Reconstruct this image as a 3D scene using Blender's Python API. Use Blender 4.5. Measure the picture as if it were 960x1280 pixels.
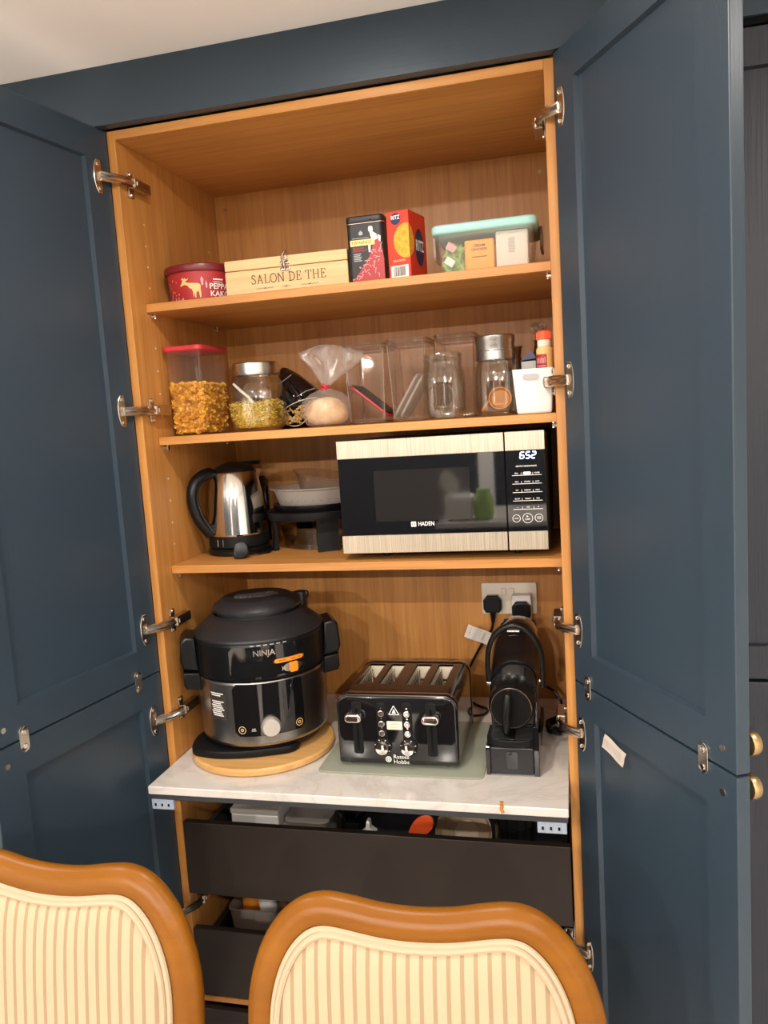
import bpy, bmesh, math, random
from math import pi, sin, cos, radians as rad
from mathutils import Vector, Matrix
random.seed(7)
for o in list(bpy.data.objects): bpy.data.objects.remove(o)
SC = bpy.context.scene
COL = SC.collection

# ---------------------------------------------------------------- camera, light, exposure
CAM = (0.9122, -1.5246, 1.664)
RIGHT = Vector((0.97077, 0.23150, -0.06330)); DOWN = Vector((-0.03367, -0.12976, -0.99097)); FWD = Vector((-0.23763, 0.96414, -0.11817))
cd = bpy.data.cameras.new('camera'); co = bpy.data.objects.new('camera', cd); COL.objects.link(co)
UP = -DOWN; BK = -FWD
co.matrix_world = Matrix(((RIGHT.x, UP.x, BK.x, CAM[0]), (RIGHT.y, UP.y, BK.y, CAM[1]), (RIGHT.z, UP.z, BK.z, CAM[2]), (0, 0, 0, 1)))
cd.sensor_fit = 'VERTICAL'; cd.sensor_height = 36.0; cd.lens = 980.85 / 1280 * 36.0; cd.clip_start = 0.02
SC.camera = co
SC.view_settings.view_transform = 'Standard'; SC.view_settings.look = 'None'
SC.view_settings.gamma = 1.0; SC.view_settings.use_curve_mapping = False
SC.view_settings.exposure = 0.0
SC.cycles.transparent_max_bounces = 40; SC.cycles.max_bounces = 12
w = bpy.data.worlds.new('world'); SC.world = w; w.use_nodes = True
w.node_tree.nodes['Background'].inputs[0].default_value = (1, .86, .7, 1)
w.node_tree.nodes['Background'].inputs[1].default_value = 0.05
LAMPS = [(-.7, -.62), (.5, -.62), (1.75, -.72), (-.7, -2.4), (.5, -2.4), (1.75, -2.4), (-.7, -4.1), (.5, -4.1), (1.75, -4.1)]
for i, (lx, ly) in enumerate(LAMPS):                      # warm ceiling downlights in a grid
    ld = bpy.data.lights.new('downlight', 'AREA'); ld.shape = 'DISK'; ld.size = .075
    ld.energy = (10.0 if lx < 1 else 6.0) if ly > -1 else 26.0 if ly > -3 else 105.0; ld.color = (1.0, .93, .86)
    lo = bpy.data.objects.new('downlight', ld); COL.objects.link(lo); lo.location = (lx, ly, 2.385)

# ---------------------------------------------------------------- materials
def _new(name):
    m = bpy.data.materials.new(name); m.use_nodes = True; nt = m.node_tree
    return m, nt, nt.nodes['Principled BSDF']
def _coord(nt, scale, kind='Object'):
    tc = nt.nodes.new('ShaderNodeTexCoord'); mp = nt.nodes.new('ShaderNodeMapping'); mp.inputs['Scale'].default_value = scale
    nt.links.new(tc.outputs[kind], mp.inputs[0]); return mp
def _noise(nt, mp, scale, detail=3, rough=.6, dist=0):
    n = nt.nodes.new('ShaderNodeTexNoise'); n.inputs['Scale'].default_value = scale; n.inputs['Detail'].default_value = detail
    n.inputs['Roughness'].default_value = rough; n.inputs['Distortion'].default_value = dist
    nt.links.new(mp.outputs[0], n.inputs['Vector']); return n
def _ramp(nt, src, stops):
    r = nt.nodes.new('ShaderNodeValToRGB'); e = r.color_ramp.elements
    e[0].position, e[0].color = stops[0][0], (*stops[0][1], 1); e[1].position, e[1].color = stops[-1][0], (*stops[-1][1], 1)
    for p, c in stops[1:-1]: k = e.new(p); k.color = (*c, 1)
    nt.links.new(src, r.inputs[0]); return r
def _bump(nt, src, bs, strength, dist=.002):
    b = nt.nodes.new('ShaderNodeBump'); b.inputs['Strength'].default_value = strength; b.inputs['Distance'].default_value = dist
    nt.links.new(src, b.inputs['Height']); nt.links.new(b.outputs[0], bs.inputs['Normal'])
def plain(name, col, rough=.5, metal=0, coat=0, bump=0, bscale=200, emit=0, spec=.5, aniso=0, trans=0):
    m, nt, bs = _new(name)
    bs.inputs['Base Color'].default_value = (*col, 1); bs.inputs['Roughness'].default_value = rough; bs.inputs['Metallic'].default_value = metal
    bs.inputs['Coat Weight'].default_value = coat; bs.inputs['Coat Roughness'].default_value = .06
    bs.inputs['Specular IOR Level'].default_value = spec; bs.inputs['Anisotropic'].default_value = aniso
    bs.inputs['Transmission Weight'].default_value = trans
    mp = _coord(nt, (1, 1, 1)); n = _noise(nt, mp, bscale)
    if bump: _bump(nt, n.outputs[0], bs, bump, .0008)
    else:
        mr = nt.nodes.new('ShaderNodeMapRange'); mr.inputs[3].default_value = max(0, rough - .03); mr.inputs[4].default_value = min(1, rough + .03)
        nt.links.new(n.outputs[0], mr.inputs[0]); nt.links.new(mr.outputs[0], bs.inputs['Roughness'])
    if emit:
        bs.inputs['Emission Color'].default_value = (*col, 1); bs.inputs['Emission Strength'].default_value = emit
    return m
def wood(name, axis, dark, mid, light, rough=.42, fine=1.0, streak=1.0, spec=.5):
    m, nt, bs = _new(name); bs.inputs['Specular IOR Level'].default_value = spec
    sc = [60 * fine] * 3; sc['xyz'.index(axis)] = 2.2 * fine
    n1 = _noise(nt, _coord(nt, sc), 1.6, 5, .65, .3)
    sb = [9.0] * 3; sb['xyz'.index(axis)] = .5
    n2 = _noise(nt, _coord(nt, sb), 1.0, 3, .5, .8)
    mx = nt.nodes.new('ShaderNodeMath'); mx.operation = 'MULTIPLY_ADD'; mx.inputs[1].default_value = .6 * streak
    ad = nt.nodes.new('ShaderNodeMath'); ad.operation = 'MULTIPLY'; ad.inputs[1].default_value = .4
    nt.links.new(n2.outputs[0], ad.inputs[0]); nt.links.new(n1.outputs[0], mx.inputs[0]); nt.links.new(ad.outputs[0], mx.inputs[2])
    r = _ramp(nt, mx.outputs[0], [(.34, dark), (.5, mid), (.66, light)])
    nt.links.new(r.outputs[0], bs.inputs['Base Color']); bs.inputs['Roughness'].default_value = rough
    _bump(nt, n1.outputs[0], bs, .12, .001); return m
def clear(name, tint=(.97, .96, .93), gloss=.03, edge=.45, body=.0, bodycol=(.9, .9, .9), rough=.04):
    """thin clear plastic / glass wall: see-through, mirror-like at grazing angles, optional milky body"""
    m, nt, bs = _new(name); out = nt.nodes['Material Output']
    tr = nt.nodes.new('ShaderNodeBsdfTransparent'); tr.inputs[0].default_value = (*tint, 1)
    gl = nt.nodes.new('ShaderNodeBsdfGlossy'); gl.inputs['Roughness'].default_value = rough
    lw = nt.nodes.new('ShaderNodeLayerWeight'); lw.inputs[0].default_value = .5
    pw = nt.nodes.new('ShaderNodeMath'); pw.operation = 'POWER'; pw.inputs[1].default_value = 3.5; nt.links.new(lw.outputs['Facing'], pw.inputs[0])
    ma = nt.nodes.new('ShaderNodeMath'); ma.operation = 'MULTIPLY_ADD'; ma.inputs[1].default_value = edge; ma.inputs[2].default_value = gloss
    nt.links.new(pw.outputs[0], ma.inputs[0])
    mp = _coord(nt, (1, 1, 1)); n = _noise(nt, mp, 45, 1)
    b = nt.nodes.new('ShaderNodeBump'); b.inputs['Strength'].default_value = .06; nt.links.new(n.outputs[0], b.inputs['Height']); nt.links.new(b.outputs[0], gl.inputs['Normal'])
    src = tr
    if body:
        df = nt.nodes.new('ShaderNodeBsdfDiffuse'); df.inputs[0].default_value = (*bodycol, 1)
        tl = nt.nodes.new('ShaderNodeBsdfTranslucent'); tl.inputs[0].default_value = (*bodycol, 1)
        m0 = nt.nodes.new('ShaderNodeMixShader'); m0.inputs[0].default_value = .45; nt.links.new(df.outputs[0], m0.inputs[1]); nt.links.new(tl.outputs[0], m0.inputs[2])
        m1 = nt.nodes.new('ShaderNodeMixShader'); m1.inputs[0].default_value = body; nt.links.new(tr.outputs[0], m1.inputs[1]); nt.links.new(m0.outputs[0], m1.inputs[2]); src = m1
    mix = nt.nodes.new('ShaderNodeMixShader'); nt.links.new(ma.outputs[0], mix.inputs[0]); nt.links.new(src.outputs[0], mix.inputs[1]); nt.links.new(gl.outputs[0], mix.inputs[2])
    nt.links.new(mix.outputs[0], out.inputs['Surface']); return m
def speckle(name, c1, c2, scale, rough=.6, lo=.4, hi=.6):
    m, nt, bs = _new(name); n = _noise(nt, _coord(nt, (1, 1, 1)), scale, 4)
    r = _ramp(nt, n.outputs[0], [(lo, c1), (hi, c2)]); nt.links.new(r.outputs[0], bs.inputs['Base Color']); bs.inputs['Roughness'].default_value = rough
    _bump(nt, n.outputs[0], bs, .15); return m
def brushed(name, col, rough=.3, axis='x', contrast=.25):
    m, nt, bs = _new(name); s = [900.0] * 3; s['xyz'.index(axis)] = 6.0
    n = _noise(nt, _coord(nt, s), 1, 2)
    d = tuple(c * (1 - contrast) for c in col); r = _ramp(nt, n.outputs[0], [(.3, d), (.7, col)])
    nt.links.new(r.outputs[0], bs.inputs['Base Color']); bs.inputs['Metallic'].default_value = 1; bs.inputs['Roughness'].default_value = rough
    _bump(nt, n.outputs[0], bs, .05, .0003); return m
def marble():
    m, nt, bs = _new('white_quartz'); mp = _coord(nt, (2.2, 3.4, 3)); n = _noise(nt, mp, 1.3, 6, .6, 1.4)
    r = _ramp(nt, n.outputs[0], [(.44, (.62, .585, .54)), (.485, (.57, .53, .48)), (.50, (.54, .50, .45)), (.515, (.595, .555, .51)), (.58, (.63, .595, .55))])
    nt.links.new(r.outputs[0], bs.inputs['Base Color']); bs.inputs['Roughness'].default_value = .16; return m
def stripes():
    m, nt, bs = _new('striped_fabric'); tc = nt.nodes.new('ShaderNodeTexCoord'); sx = nt.nodes.new('ShaderNodeSeparateXYZ'); nt.links.new(tc.outputs['Object'], sx.inputs[0])
    mu = nt.nodes.new('ShaderNodeMath'); mu.operation = 'MULTIPLY'; mu.inputs[1].default_value = 1 / .0182; nt.links.new(sx.outputs['X'], mu.inputs[0])
    fr = nt.nodes.new('ShaderNodeMath'); fr.operation = 'FRACT'; nt.links.new(mu.outputs[0], fr.inputs[0])
    C1, C2 = (.43, .315, .20), (.29, .20, .115)
    r = _ramp(nt, fr.outputs[0], [(.31, C1), (.345, C2), (.635, C2), (.67, C1)])
    nt.links.new(r.outputs[0], bs.inputs['Base Color']); bs.inputs['Roughness'].default_value = .9
    n = _noise(nt, _coord(nt, (1, 1, 1)), 900, 2); _bump(nt, n.outputs[0], bs, .35, .0006); return m
def painted(name, col, rough=.38, axis='z', bump=.2):
    m, nt, bs = _new(name); s = [150.0] * 3; s['xyz'.index(axis)] = 5.0
    n = _noise(nt, _coord(nt, s), 1.2, 4, .6, .4); bs.inputs['Base Color'].default_value = (*col, 1); bs.inputs['Roughness'].default_value = rough
    _bump(nt, n.outputs[0], bs, bump, .0012); return m

OD, OM, OL = (.39, .157, .035), (.51, .222, .053), (.61, .285, .074)
M = dict(
    oak_z=wood('oak_vertical', 'z', OD, OM, OL), oak_x=wood('oak_across', 'x', OD, OM, OL),
    chairwood=wood('honey_oak', 'x', (.18, .060, .003), (.225, .080, .004), (.27, .10, .006), .36, .5, .6, .25),
    boardwood=wood('board_wood', 'x', (.50, .25, .07), (.60, .33, .11), (.68, .40, .16), .4, .6),
    crate=wood('pale_pine', 'x', (.55, .36, .16), (.68, .47, .23), (.76, .56, .31), .6, .8),
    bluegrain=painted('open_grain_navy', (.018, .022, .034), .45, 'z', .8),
    blue=painted('navy_paint', (.026, .045, .065)), blue_x=painted('navy_paint_across', (.026, .045, .065), axis='x'),
    ceiling=plain('ceiling_paint', (.93, .885, .855), .9, bump=.05, bscale=300), wall=plain('wall_paint', (.72, .69, .65), .9, bump=.05),
    night=plain('dark_navy_wall', (.020, .022, .028), .6),
    floor=wood('floor_boards', 'y', (.46, .42, .37), (.55, .51, .46), (.63, .59, .54), .35),
    quartz=marble(), grey=plain('graphite_metal', (.055, .058, .065), .4, .3), drawer=plain('drawer_graphite', (.022, .014, .010), .5, .1),
    bracket=plain('pale_grey_plastic', (.32, .37, .44), .4), nickel=plain('nickel', (.72, .66, .58), .2, 1), chrome=plain('chrome', (.86, .84, .80), .08, 1),
    hnickel=plain('hinge_nickel', (.50, .44, .38), .25, 1), dnickel=plain('dark_nickel', (.34, .28, .24), .22, 1), brass=brushed('aged_brass', (.62, .45, .22), .3, 'y'),
    black=plain('black_plastic', (.006, .006, .0062), .30, spec=.28), blackg=plain('gloss_black', (.006, .006, .007), .08, coat=.6), blackm=plain('matte_black', (.006, .006, .0064), .48, bump=.1, bscale=900, spec=.2),
    charcoal=plain('charcoal_coat', (.022, .022, .025), .40, .3), steel=brushed('brushed_steel', (.72, .67, .60), .26), steelv=brushed('brushed_steel_reflection_streaks', (.74, .63, .49), .33, 'z', .4),  # steelv: brushed steel whose strong colour streaks also paint in warm room reflections
    stamp=plain('brown_stamp', (.07, .045, .02), .7), labelp=plain('label_paper', (.50, .43, .37), .7),
    satin=plain('satin_metal', (.72, .68, .62), .45, .75), slotm=plain('slot_metal', (.74, .66, .52), .5, .35),
    dsteel=brushed('dark_steel', (.42, .40, .38), .3, 'x'), polished=plain('polished_steel', (.66, .63, .58), .12, 1), tsteel=brushed('toaster_top', (.20, .165, .14), .22, 'y'),
    red=plain('red_plastic', (.52, .035, .045), .35), dred=plain('dark_red', (.16, .012, .018), .35), redprint=plain('red_print', (.40, .025, .028), .45), brightred=plain('bright_red_card', (.70, .045, .02), .4),
    orangered=plain('orange_red', (.85, .10, .02), .4), orange=plain('orange_plastic', (.85, .27, .02), .4), orangep=plain('orange_paper', (.92, .37, .035), .45), teal=plain('teal_plastic', (.36, .66, .62), .4),
    white=plain('white_plastic', (.80, .77, .73), .4), cream=plain('cream_plastic', (.74, .66, .54), .4), paper=plain('paper', (.78, .72, .64), .7), ink=plain('ink', (.03, .025, .02), .6), greyink=plain('grey_ink', (.42, .41, .40), .5),
    whiteink=plain('white_print', (.85, .82, .78), .5), goldink=plain('tan_print', (.80, .52, .20), .5), yellowink=plain('yellow_print', (.85, .70, .24), .5), pinkink=plain('pink_print', (.72, .33, .34), .5),
    navyink=plain('navy_print', (.03, .03, .09), .4), cracker=speckle('cracker_print', (.74, .30, .02), (.88, .44, .045), 90), skin=plain('skin_print', (.80, .62, .52), .5),
    piping=plain('cream_piping', (.42, .315, .205), .8, bump=.2, bscale=700), stripe=stripes(),
    flakes=speckle('cornflake', (.84, .40, .02), (1.0, .64, .09), 60, .6, .35, .65), pasta=speckle('yellow_pasta', (.90, .58, .06), (1.0, .76, .17), 80, .5), spiral=speckle('twisted_pasta', (.42, .24, .07), (.62, .40, .12), 70),
    bread=speckle('bread_crust', (.50, .27, .09), (.70, .44, .20), 40, .8), rust=plain('rust_wood', (.50, .20, .04), .5),
    clearp=clear('clear_plastic', (.955, .93, .895), .055, .6, .05, (.75, .66, .56)), glass=clear('clear_glass', (.93, .925, .895), .06, .8), rim=clear('thick_clear_rim', (.82, .74, .66), .08, .5, .08, (.8, .7, .6)),
    dglass=clear('dark_glass', (.45, .36, .30), .08, .6), frost=clear('frosted_plastic', (.95, .93, .9), .04, .25, .42, (.80, .76, .72), .3), bag=clear('thin_bag_film', (.96, .94, .92), .05, .35, .20, (.88, .82, .78), .25),
    box=clear('milky_clear_box', (.96, .945, .92), .03, .3, .16, (.8, .77, .73), .2), matglass=clear('mat_glass', (.80, .84, .78), .05, .4, .5, (.66, .68, .58), .1),
    green=plain('green_wrap', (.35, .52, .16), .35), dark=plain('dark_void', (.004, .004, .004), .8, spec=.1), mwglass=plain('microwave_glass', (.004, .004, .005), .03, spec=.65), mesh=plain('door_mesh', (.016, .0145, .013), .05),
    screen=plain('lit_digits', (.55, .68, 1.0), .4, emit=4.0), tan=plain('tan_bowl', (.40, .30, .19), .5), foil=speckle('snack_packets', (.30, .03, .03), (.40, .22, .12), 60, .3),
    spill=plain('dried_sauce', (.52, .22, .03), .4))

# ---------------------------------------------------------------- mesh helpers
FR = {}                                                   # frame offset of every root: its parts are written in world metres
class B:
    def __init__(s): s.bm = bmesh.new()
    def _merge(s, t, mat=None):
        me = bpy.data.meshes.new('tmp'); t.to_mesh(me); t.free()
        if mat is not None: me.transform(mat)
        s.bm.from_mesh(me); bpy.data.meshes.remove(me); return s
    def box(s, x0, x1, y0, y1, z0, z1, bev=0, seg=2, mat=None):
        t = bmesh.new(); r = bmesh.ops.create_cube(t, size=1)
        for v in t.verts: v.co = Vector(((x0 + x1) / 2 + v.co.x * (x1 - x0), (y0 + y1) / 2 + v.co.y * (y1 - y0), (z0 + z1) / 2 + v.co.z * (z1 - z0)))
        if bev: bmesh.ops.bevel(t, geom=t.edges[:], offset=bev, segments=seg, affect='EDGES', profile=.5)
        return s._merge(t, mat)
    def taper(s, c, bot, top, z0, z1, bev=0, seg=2, open_top=False, mat=None):
        """box with different bottom and top half sizes (a pail / tub)"""
        t = bmesh.new(); bmesh.ops.create_cube(t, size=1)
        for v in t.verts:
            h = top if v.co.z > 0 else bot; z = z1 if v.co.z > 0 else z0
            v.co = Vector((c[0] + h[0] * (1 if v.co.x > 0 else -1), c[1] + h[1] * (1 if v.co.y > 0 else -1), z))
        if open_top: bmesh.ops.delete(t, geom=[f for f in t.faces if f.normal.z > .9 or all(abs(v.co.z - z1) < 1e-6 for v in f.verts)], context='FACES')
        if bev: bmesh.ops.bevel(t, geom=[e for e in t.edges if not e.is_boundary], offset=bev, segments=seg, affect='EDGES', profile=.5)
        return s._merge(t, mat)
    def cyl(s, p0, p1, r0, r1=None, n=24, bev=0):
        p0, p1 = Vector(p0), Vector(p1); r1 = r0 if r1 is None else r1; d = p1 - p0
        t = bmesh.new(); bmesh.ops.create_cone(t, cap_ends=True, segments=n, radius1=r0, radius2=r1, depth=d.length)
        if bev: bmesh.ops.bevel(t, geom=[e for e in t.edges if abs(e.verts[0].co.z - e.verts[1].co.z) < 1e-6], offset=bev, segments=2, affect='EDGES', profile=.5)
        return s._merge(t, Matrix.Translation((p0 + p1) / 2) @ d.to_track_quat('Z', 'Y').to_matrix().to_4x4())
    def lathe(s, prof, c=(0, 0), n=48, sq=0, mat=None):
        """revolve (r, z); sq>0 squares the section off (superellipse)"""
        bm = bmesh.new(); rings = []
        for r, z in prof:
            if r < 1e-6: rings.append([bm.verts.new((c[0], c[1], z))]); continue
            L = []
            for i in range(n):
                a = 2 * pi * i / n; k = 1
                if sq: k = (abs(cos(a)) ** (2 + sq) + abs(sin(a)) ** (2 + sq)) ** (-1 / (2 + sq))
                L.append(bm.verts.new((c[0] + r * k * cos(a), c[1] + r * k * sin(a), z)))
            rings.append(L)
        for A, D in zip(rings, rings[1:]):
            for i in range(n):
                j = (i + 1) % n
                if len(A) == 1 and len(D) == 1: break
                if len(A) == 1: bm.faces.new((A[0], D[i], D[j]))
                elif len(D) == 1: bm.faces.new((A[i], A[j], D[0]))
                else: bm.faces.new((A[i], A[j], D[j], D[i]))
        bmesh.ops.recalc_face_normals(bm, faces=bm.faces[:]); return s._merge(bm, mat)
    def tube(s, pts, r, n=8, closed=False, flat=1.0):
        pts = [Vector(p) for p in pts]; R = r if isinstance(r, (list, tuple)) else [r] * len(pts); N = len(pts)
        bm = bmesh.new(); rings = []; nrm = None
        for i, p in enumerate(pts):
            a = pts[i - 1] if (i or closed) else p; b = pts[(i + 1) % N] if (i < N - 1 or closed) else p
            d = (b - a).normalized()
            if nrm is None: nrm = d.orthogonal().normalized()
            nrm = (nrm - d * nrm.dot(d)); nrm = nrm.normalized() if nrm.length > 1e-6 else d.orthogonal().normalized()
            bi = d.cross(nrm)
            rings.append([bm.verts.new(p + (nrm * cos(2 * pi * k / n) + bi * sin(2 * pi * k / n) * flat) * R[i]) for k in range(n)])
        for i in range(N if closed else N - 1):
            A, D = rings[i], rings[(i + 1) % N]
            for k in range(n): bm.faces.new((A[k], A[(k + 1) % n], D[(k + 1) % n], D[k]))
        if not closed: bm.faces.new(rings[0]); bm.faces.new(rings[-1][::-1])
        bmesh.ops.recalc_face_normals(bm, faces=bm.faces[:]); return s._merge(bm)
    def prism(s, poly, d0, d1, plane='xz', bev=0, seg=2, mat=None):
        """polygon in a plane, extruded along the third axis from d0 to d1"""
        t = bmesh.new(); mp = {'xz': lambda a, b, d: (a, d, b), 'xy': lambda a, b, d: (a, b, d), 'yz': lambda a, b, d: (d, a, b)}[plane]
        A = [t.verts.new(mp(a, b, d0)) for a, b in poly]; D = [t.verts.new(mp(a, b, d1)) for a, b in poly]; n = len(poly)
        t.faces.new(A); t.faces.new(D[::-1])
        for i in range(n): t.faces.new((A[i], A[(i + 1) % n], D[(i + 1) % n], D[i]))
        bmesh.ops.recalc_face_normals(t, faces=t.faces[:])
        if bev: 
            E = [e for e in t.edges if len(e.link_faces) == 2 and any(len(f.verts) == n and n != 4 for f in e.link_faces)] or t.edges[:]
            bmesh.ops.bevel(t, geom=E, offset=bev, segments=seg, affect='EDGES', profile=.5)
        bmesh.ops.triangulate(t, faces=[f for f in t.faces if len(f.verts) > 8]); return s._merge(t, mat)
    def sheet(s, verts, faces):
        vs = [s.bm.verts.new(v) for v in verts]
        for f in faces:
            try: s.bm.faces.new([vs[i] for i in f])
            except ValueError: pass
        return s
    def decal(s, shapes, f, cut=0):
        """flat print: list of (2d verts, faces) laid onto a surface by f(u, v)"""
        for V, F in shapes: s.sheet([f(*v) for v in V], F)
        return s
    def build(s, name, mat, parent=None, loc=None, smooth=True, angle=35, local=False):
        s.bm.edges.index_update(); hard = []
        for e in s.bm.edges:                              # keep big flat faces flat beside their narrow bevels
            if len(e.link_faces) == 2:
                a0, a1 = sorted(f.calc_area() for f in e.link_faces)
                if a1 > 6 * a0 and e.calc_face_angle(0) > .12: hard.append(e.index)
        me = bpy.data.meshes.new(name); s.bm.to_mesh(me); s.bm.free()
        off = FR.get(parent, Vector((0, 0, 0))) if parent else Vector(loc or (0, 0, 0))
        if not local and off.length > 0: me.transform(Matrix.Translation(-off))
        me.materials.append(M[mat] if isinstance(mat, str) else mat)
        if smooth and len(me.polygons):
            me.polygons.foreach_set('use_smooth', [True] * len(me.polygons))
            me.set_sharp_from_angle(angle=rad(angle))
            if angle < 100:
                for i in hard: me.edges[i].use_edge_sharp = True
        o = bpy.data.objects.new(name, me); COL.objects.link(o)
        if parent: o.parent = parent
        else: o.location = off
        FR[o] = off; return o
def thing(name, label, cat, loc, rotz=0, group=None):
    o = bpy.data.objects.new(name, None); COL.objects.link(o); o.empty_display_size = .05
    o.location = loc; o.rotation_euler = (0, 0, rotz); o['label'] = label; o['category'] = cat
    FR[o] = Vector(loc) if not rotz else Vector((0, 0, 0))
    if group: o['group'] = group
    return o
def tag(o, label, cat, group=None, kind=None):
    o['label'] = label; o['category'] = cat
    if group: o['group'] = group
    if kind: o['kind'] = kind
    return o
def struct(o, label=None):
    o['kind'] = 'structure'
    if label: o['label'] = label
    return o
def stuff(o): o['kind'] = 'stuff'; return o
def copy_tree(o, parent=None):
    c = o.copy(); COL.objects.link(c); c.parent = parent
    for ch in list(o.children): copy_tree(ch, c)
    return c
_tc = {}
def T(s, size, x=0, y=0, align='CENTER', xs=1.0, bold=0, shear=0, rot=0):
    """built-in font as flat 2d shapes, centred on (x, y)"""
    key = (s, align, bold, shear)
    if key not in _tc:
        c = bpy.data.curves.new('t', 'FONT'); c.body = s; c.size = 1; c.align_x = align; c.align_y = 'CENTER'; c.offset = bold; c.shear = shear; c.resolution_u = 2
        o = bpy.data.objects.new('t', c); me = bpy.data.meshes.new_from_object(o)
        _tc[key] = ([(v.co.x, v.co.y) for v in me.vertices], [tuple(p.vertices) for p in me.polygons])
        bpy.data.objects.remove(o); bpy.data.curves.remove(c); bpy.data.meshes.remove(me)
    V, F = _tc[key]; cr, sr = cos(rot), sin(rot)
    return ([(x + (a * xs * cr - b * sr) * size, y + (a * xs * sr + b * cr) * size) for a, b in V], F)
def poly(pts):
    """2d polygon -> triangulated shape"""
    bm = bmesh.new(); bm.faces.new([bm.verts.new((a, b, 0)) for a, b in pts]); bmesh.ops.triangulate(bm, faces=bm.faces[:]); bm.verts.index_update()
    r = ([(v.co.x, v.co.y) for v in bm.verts], [tuple(v.index for v in f.verts) for f in bm.faces]); bm.free(); return r
def rect(x0, x1, y0, y1, n=1):
    V = []; F = []
    for i in range(n + 1): V += [(x0 + (x1 - x0) * i / n, y0), (x0 + (x1 - x0) * i / n, y1)]
    for i in range(n): F.append((2 * i, 2 * i + 2, 2 * i + 3, 2 * i + 1))
    return V, F
def disc(x, y, r, n=20, ry=None, wob=0, nw=16):
    P = [(x + (r + wob * (i % 2)) * cos(2 * pi * i / n), y + ((ry or r) + wob * (i % 2)) * sin(2 * pi * i / n)) for i in range(n)]
    return P + [(x, y)], [(i, (i + 1) % n, n) for i in range(n)]
def ring(x, y, r, w, n=24):
    V = [(x + q * cos(2 * pi * i / n), y + q * sin(2 * pi * i / n)) for q in (r, r - w) for i in range(n)]
    return V, [(i, (i + 1) % n, n + (i + 1) % n, n + i) for i in range(n)]
def stroke(pts, w):
    V = []; F = []
    for (a, b), (c, d) in zip(pts, pts[1:]):
        L = math.hypot(c - a, d - b) or 1e-9; nx, ny = -(d - b) / L * w / 2, (c - a) / L * w / 2; k = len(V)
        V += [(a + nx, b + ny), (c + nx, d + ny), (c - nx, d - ny), (a - nx, b - ny)]; F.append((k, k + 1, k + 2, k + 3))
    return V, F
def front(y): return lambda u, v: (u, y, v)
def wrap(cx, cy, R, taper=0, z0=0):
    """u is degrees round a cylinder (0 faces the viewer, + to the right), v is height"""
    return lambda u, v: (cx + (R + taper * (v - z0)) * sin(rad(u)), cy - (R + taper * (v - z0)) * cos(rad(u)), v)
def rrect(x0, x1, y0, y1, r, n=5):
    P = []
    for cx, cy, a0 in ((x1 - r, y1 - r, 0), (x0 + r, y1 - r, 90), (x0 + r, y0 + r, 180), (x1 - r, y0 + r, 270)):
        P += [(cx + r * cos(rad(a0 + 90 * i / n)), cy + r * sin(rad(a0 + 90 * i / n))) for i in range(n + 1)]
    return P
def smooth_curve(P, n=6, closed=False):
    out = []; N = len(P)
    for i in range(N if closed else N - 1):
        p = [Vector(P[(i + k) % N] if closed else P[min(max(i + k, 0), N - 1)]) for k in (-1, 0, 1, 2)]
        for j in range(n):
            t = j / n; out.append(.5 * ((2 * p[1]) + (p[2] - p[0]) * t + (2 * p[0] - 5 * p[1] + 4 * p[2] - p[3]) * t * t + (3 * p[1] - p[0] - 3 * p[2] + p[3]) * t ** 3))
    if not closed: out.append(Vector(P[-1]))
    return out

# ---------------------------------------------------------------- the room
struct(B().box(-1.6, 3.0, -5.0, .5, -.05, 0).build('floor', 'floor'))
struct(B().box(-1.6, 3.0, -5.0, .5, 2.4, 2.45).build('ceiling', 'ceiling'))
struct(B().box(-1.6, 3.0, .5, .55, 0, 2.4).build('wall_back', 'wall'))
struct(B().box(-1.65, -1.6, -5.0, .5, 0, 2.4).build('wall_left', 'wall'))
struct(B().box(3.0, 3.05, -5.0, .5, 0, 2.4).build('wall_right', 'wall'))
struct(B().box(-1.6, 3.0, -5.05, -5.0, 0, 2.4).build('wall_front', 'night'))
struct(B().box(-1.6, -.0045, .006, .47, 0, 2.29, .001, 1).build('trim_2', 'blue'))
struct(B().box(-1.6, 3.0, -.026, -.003, 2.2865, 2.4, .0015).build('trim_1', 'blue_x'))

# the far side of the room, seen only mirrored in the microwave door and the steel
isl = thing('kitchen_island', 'kitchen island with a pale worktop across the room, mirrored in the microwave door', 'island', (.9, -4.0, 0))
B().box(-.03, 1.9, -4.5, -3.58, .89, .925, .004).build('island_top', 'quartz', isl)
B().box(.03, 1.84, -4.44, -3.64, 0, .889, .004).build('island_base', 'blue', isl)
bn = thing('white_bread_bin', 'white bin with an open oval lid on the island, mirrored in the microwave door', 'bin', (.12, -3.75, .9255))
B().taper((.12, -3.76), (.085, .09), (.10, .10), .9258, 1.10, .02, 3).build('bin_body', 'white', bn)
B().lathe([(0, 0), (.07, .002), (.08, .012), (.075, .016), (0, .012)], n=40, mat=Matrix.Translation((.055, -3.72, 1.19)) @ Matrix.Rotation(rad(75), 4, 'X') @ Matrix.Rotation(rad(25), 4, 'Y')).box(.045, .065, -3.73, -3.71, 1.09, 1.12).build('bin_lid', 'white', bn)
tag(B().lathe([(0, .9258), (.06, .926), (.075, .97), (.07, 1.06), (.045, 1.12), (.05, 1.14), (0, 1.14)], (.292, -3.74), 32).build('green_bag', 'green', None, (.275, -3.74, .9258)), 'green bag beside the white bin on the island, mirrored in the microwave door', 'bag')
struct(B().box(.12, .25, -4.995, -4.96, 0, 2.4).build('trim_3', 'wall'))

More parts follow.
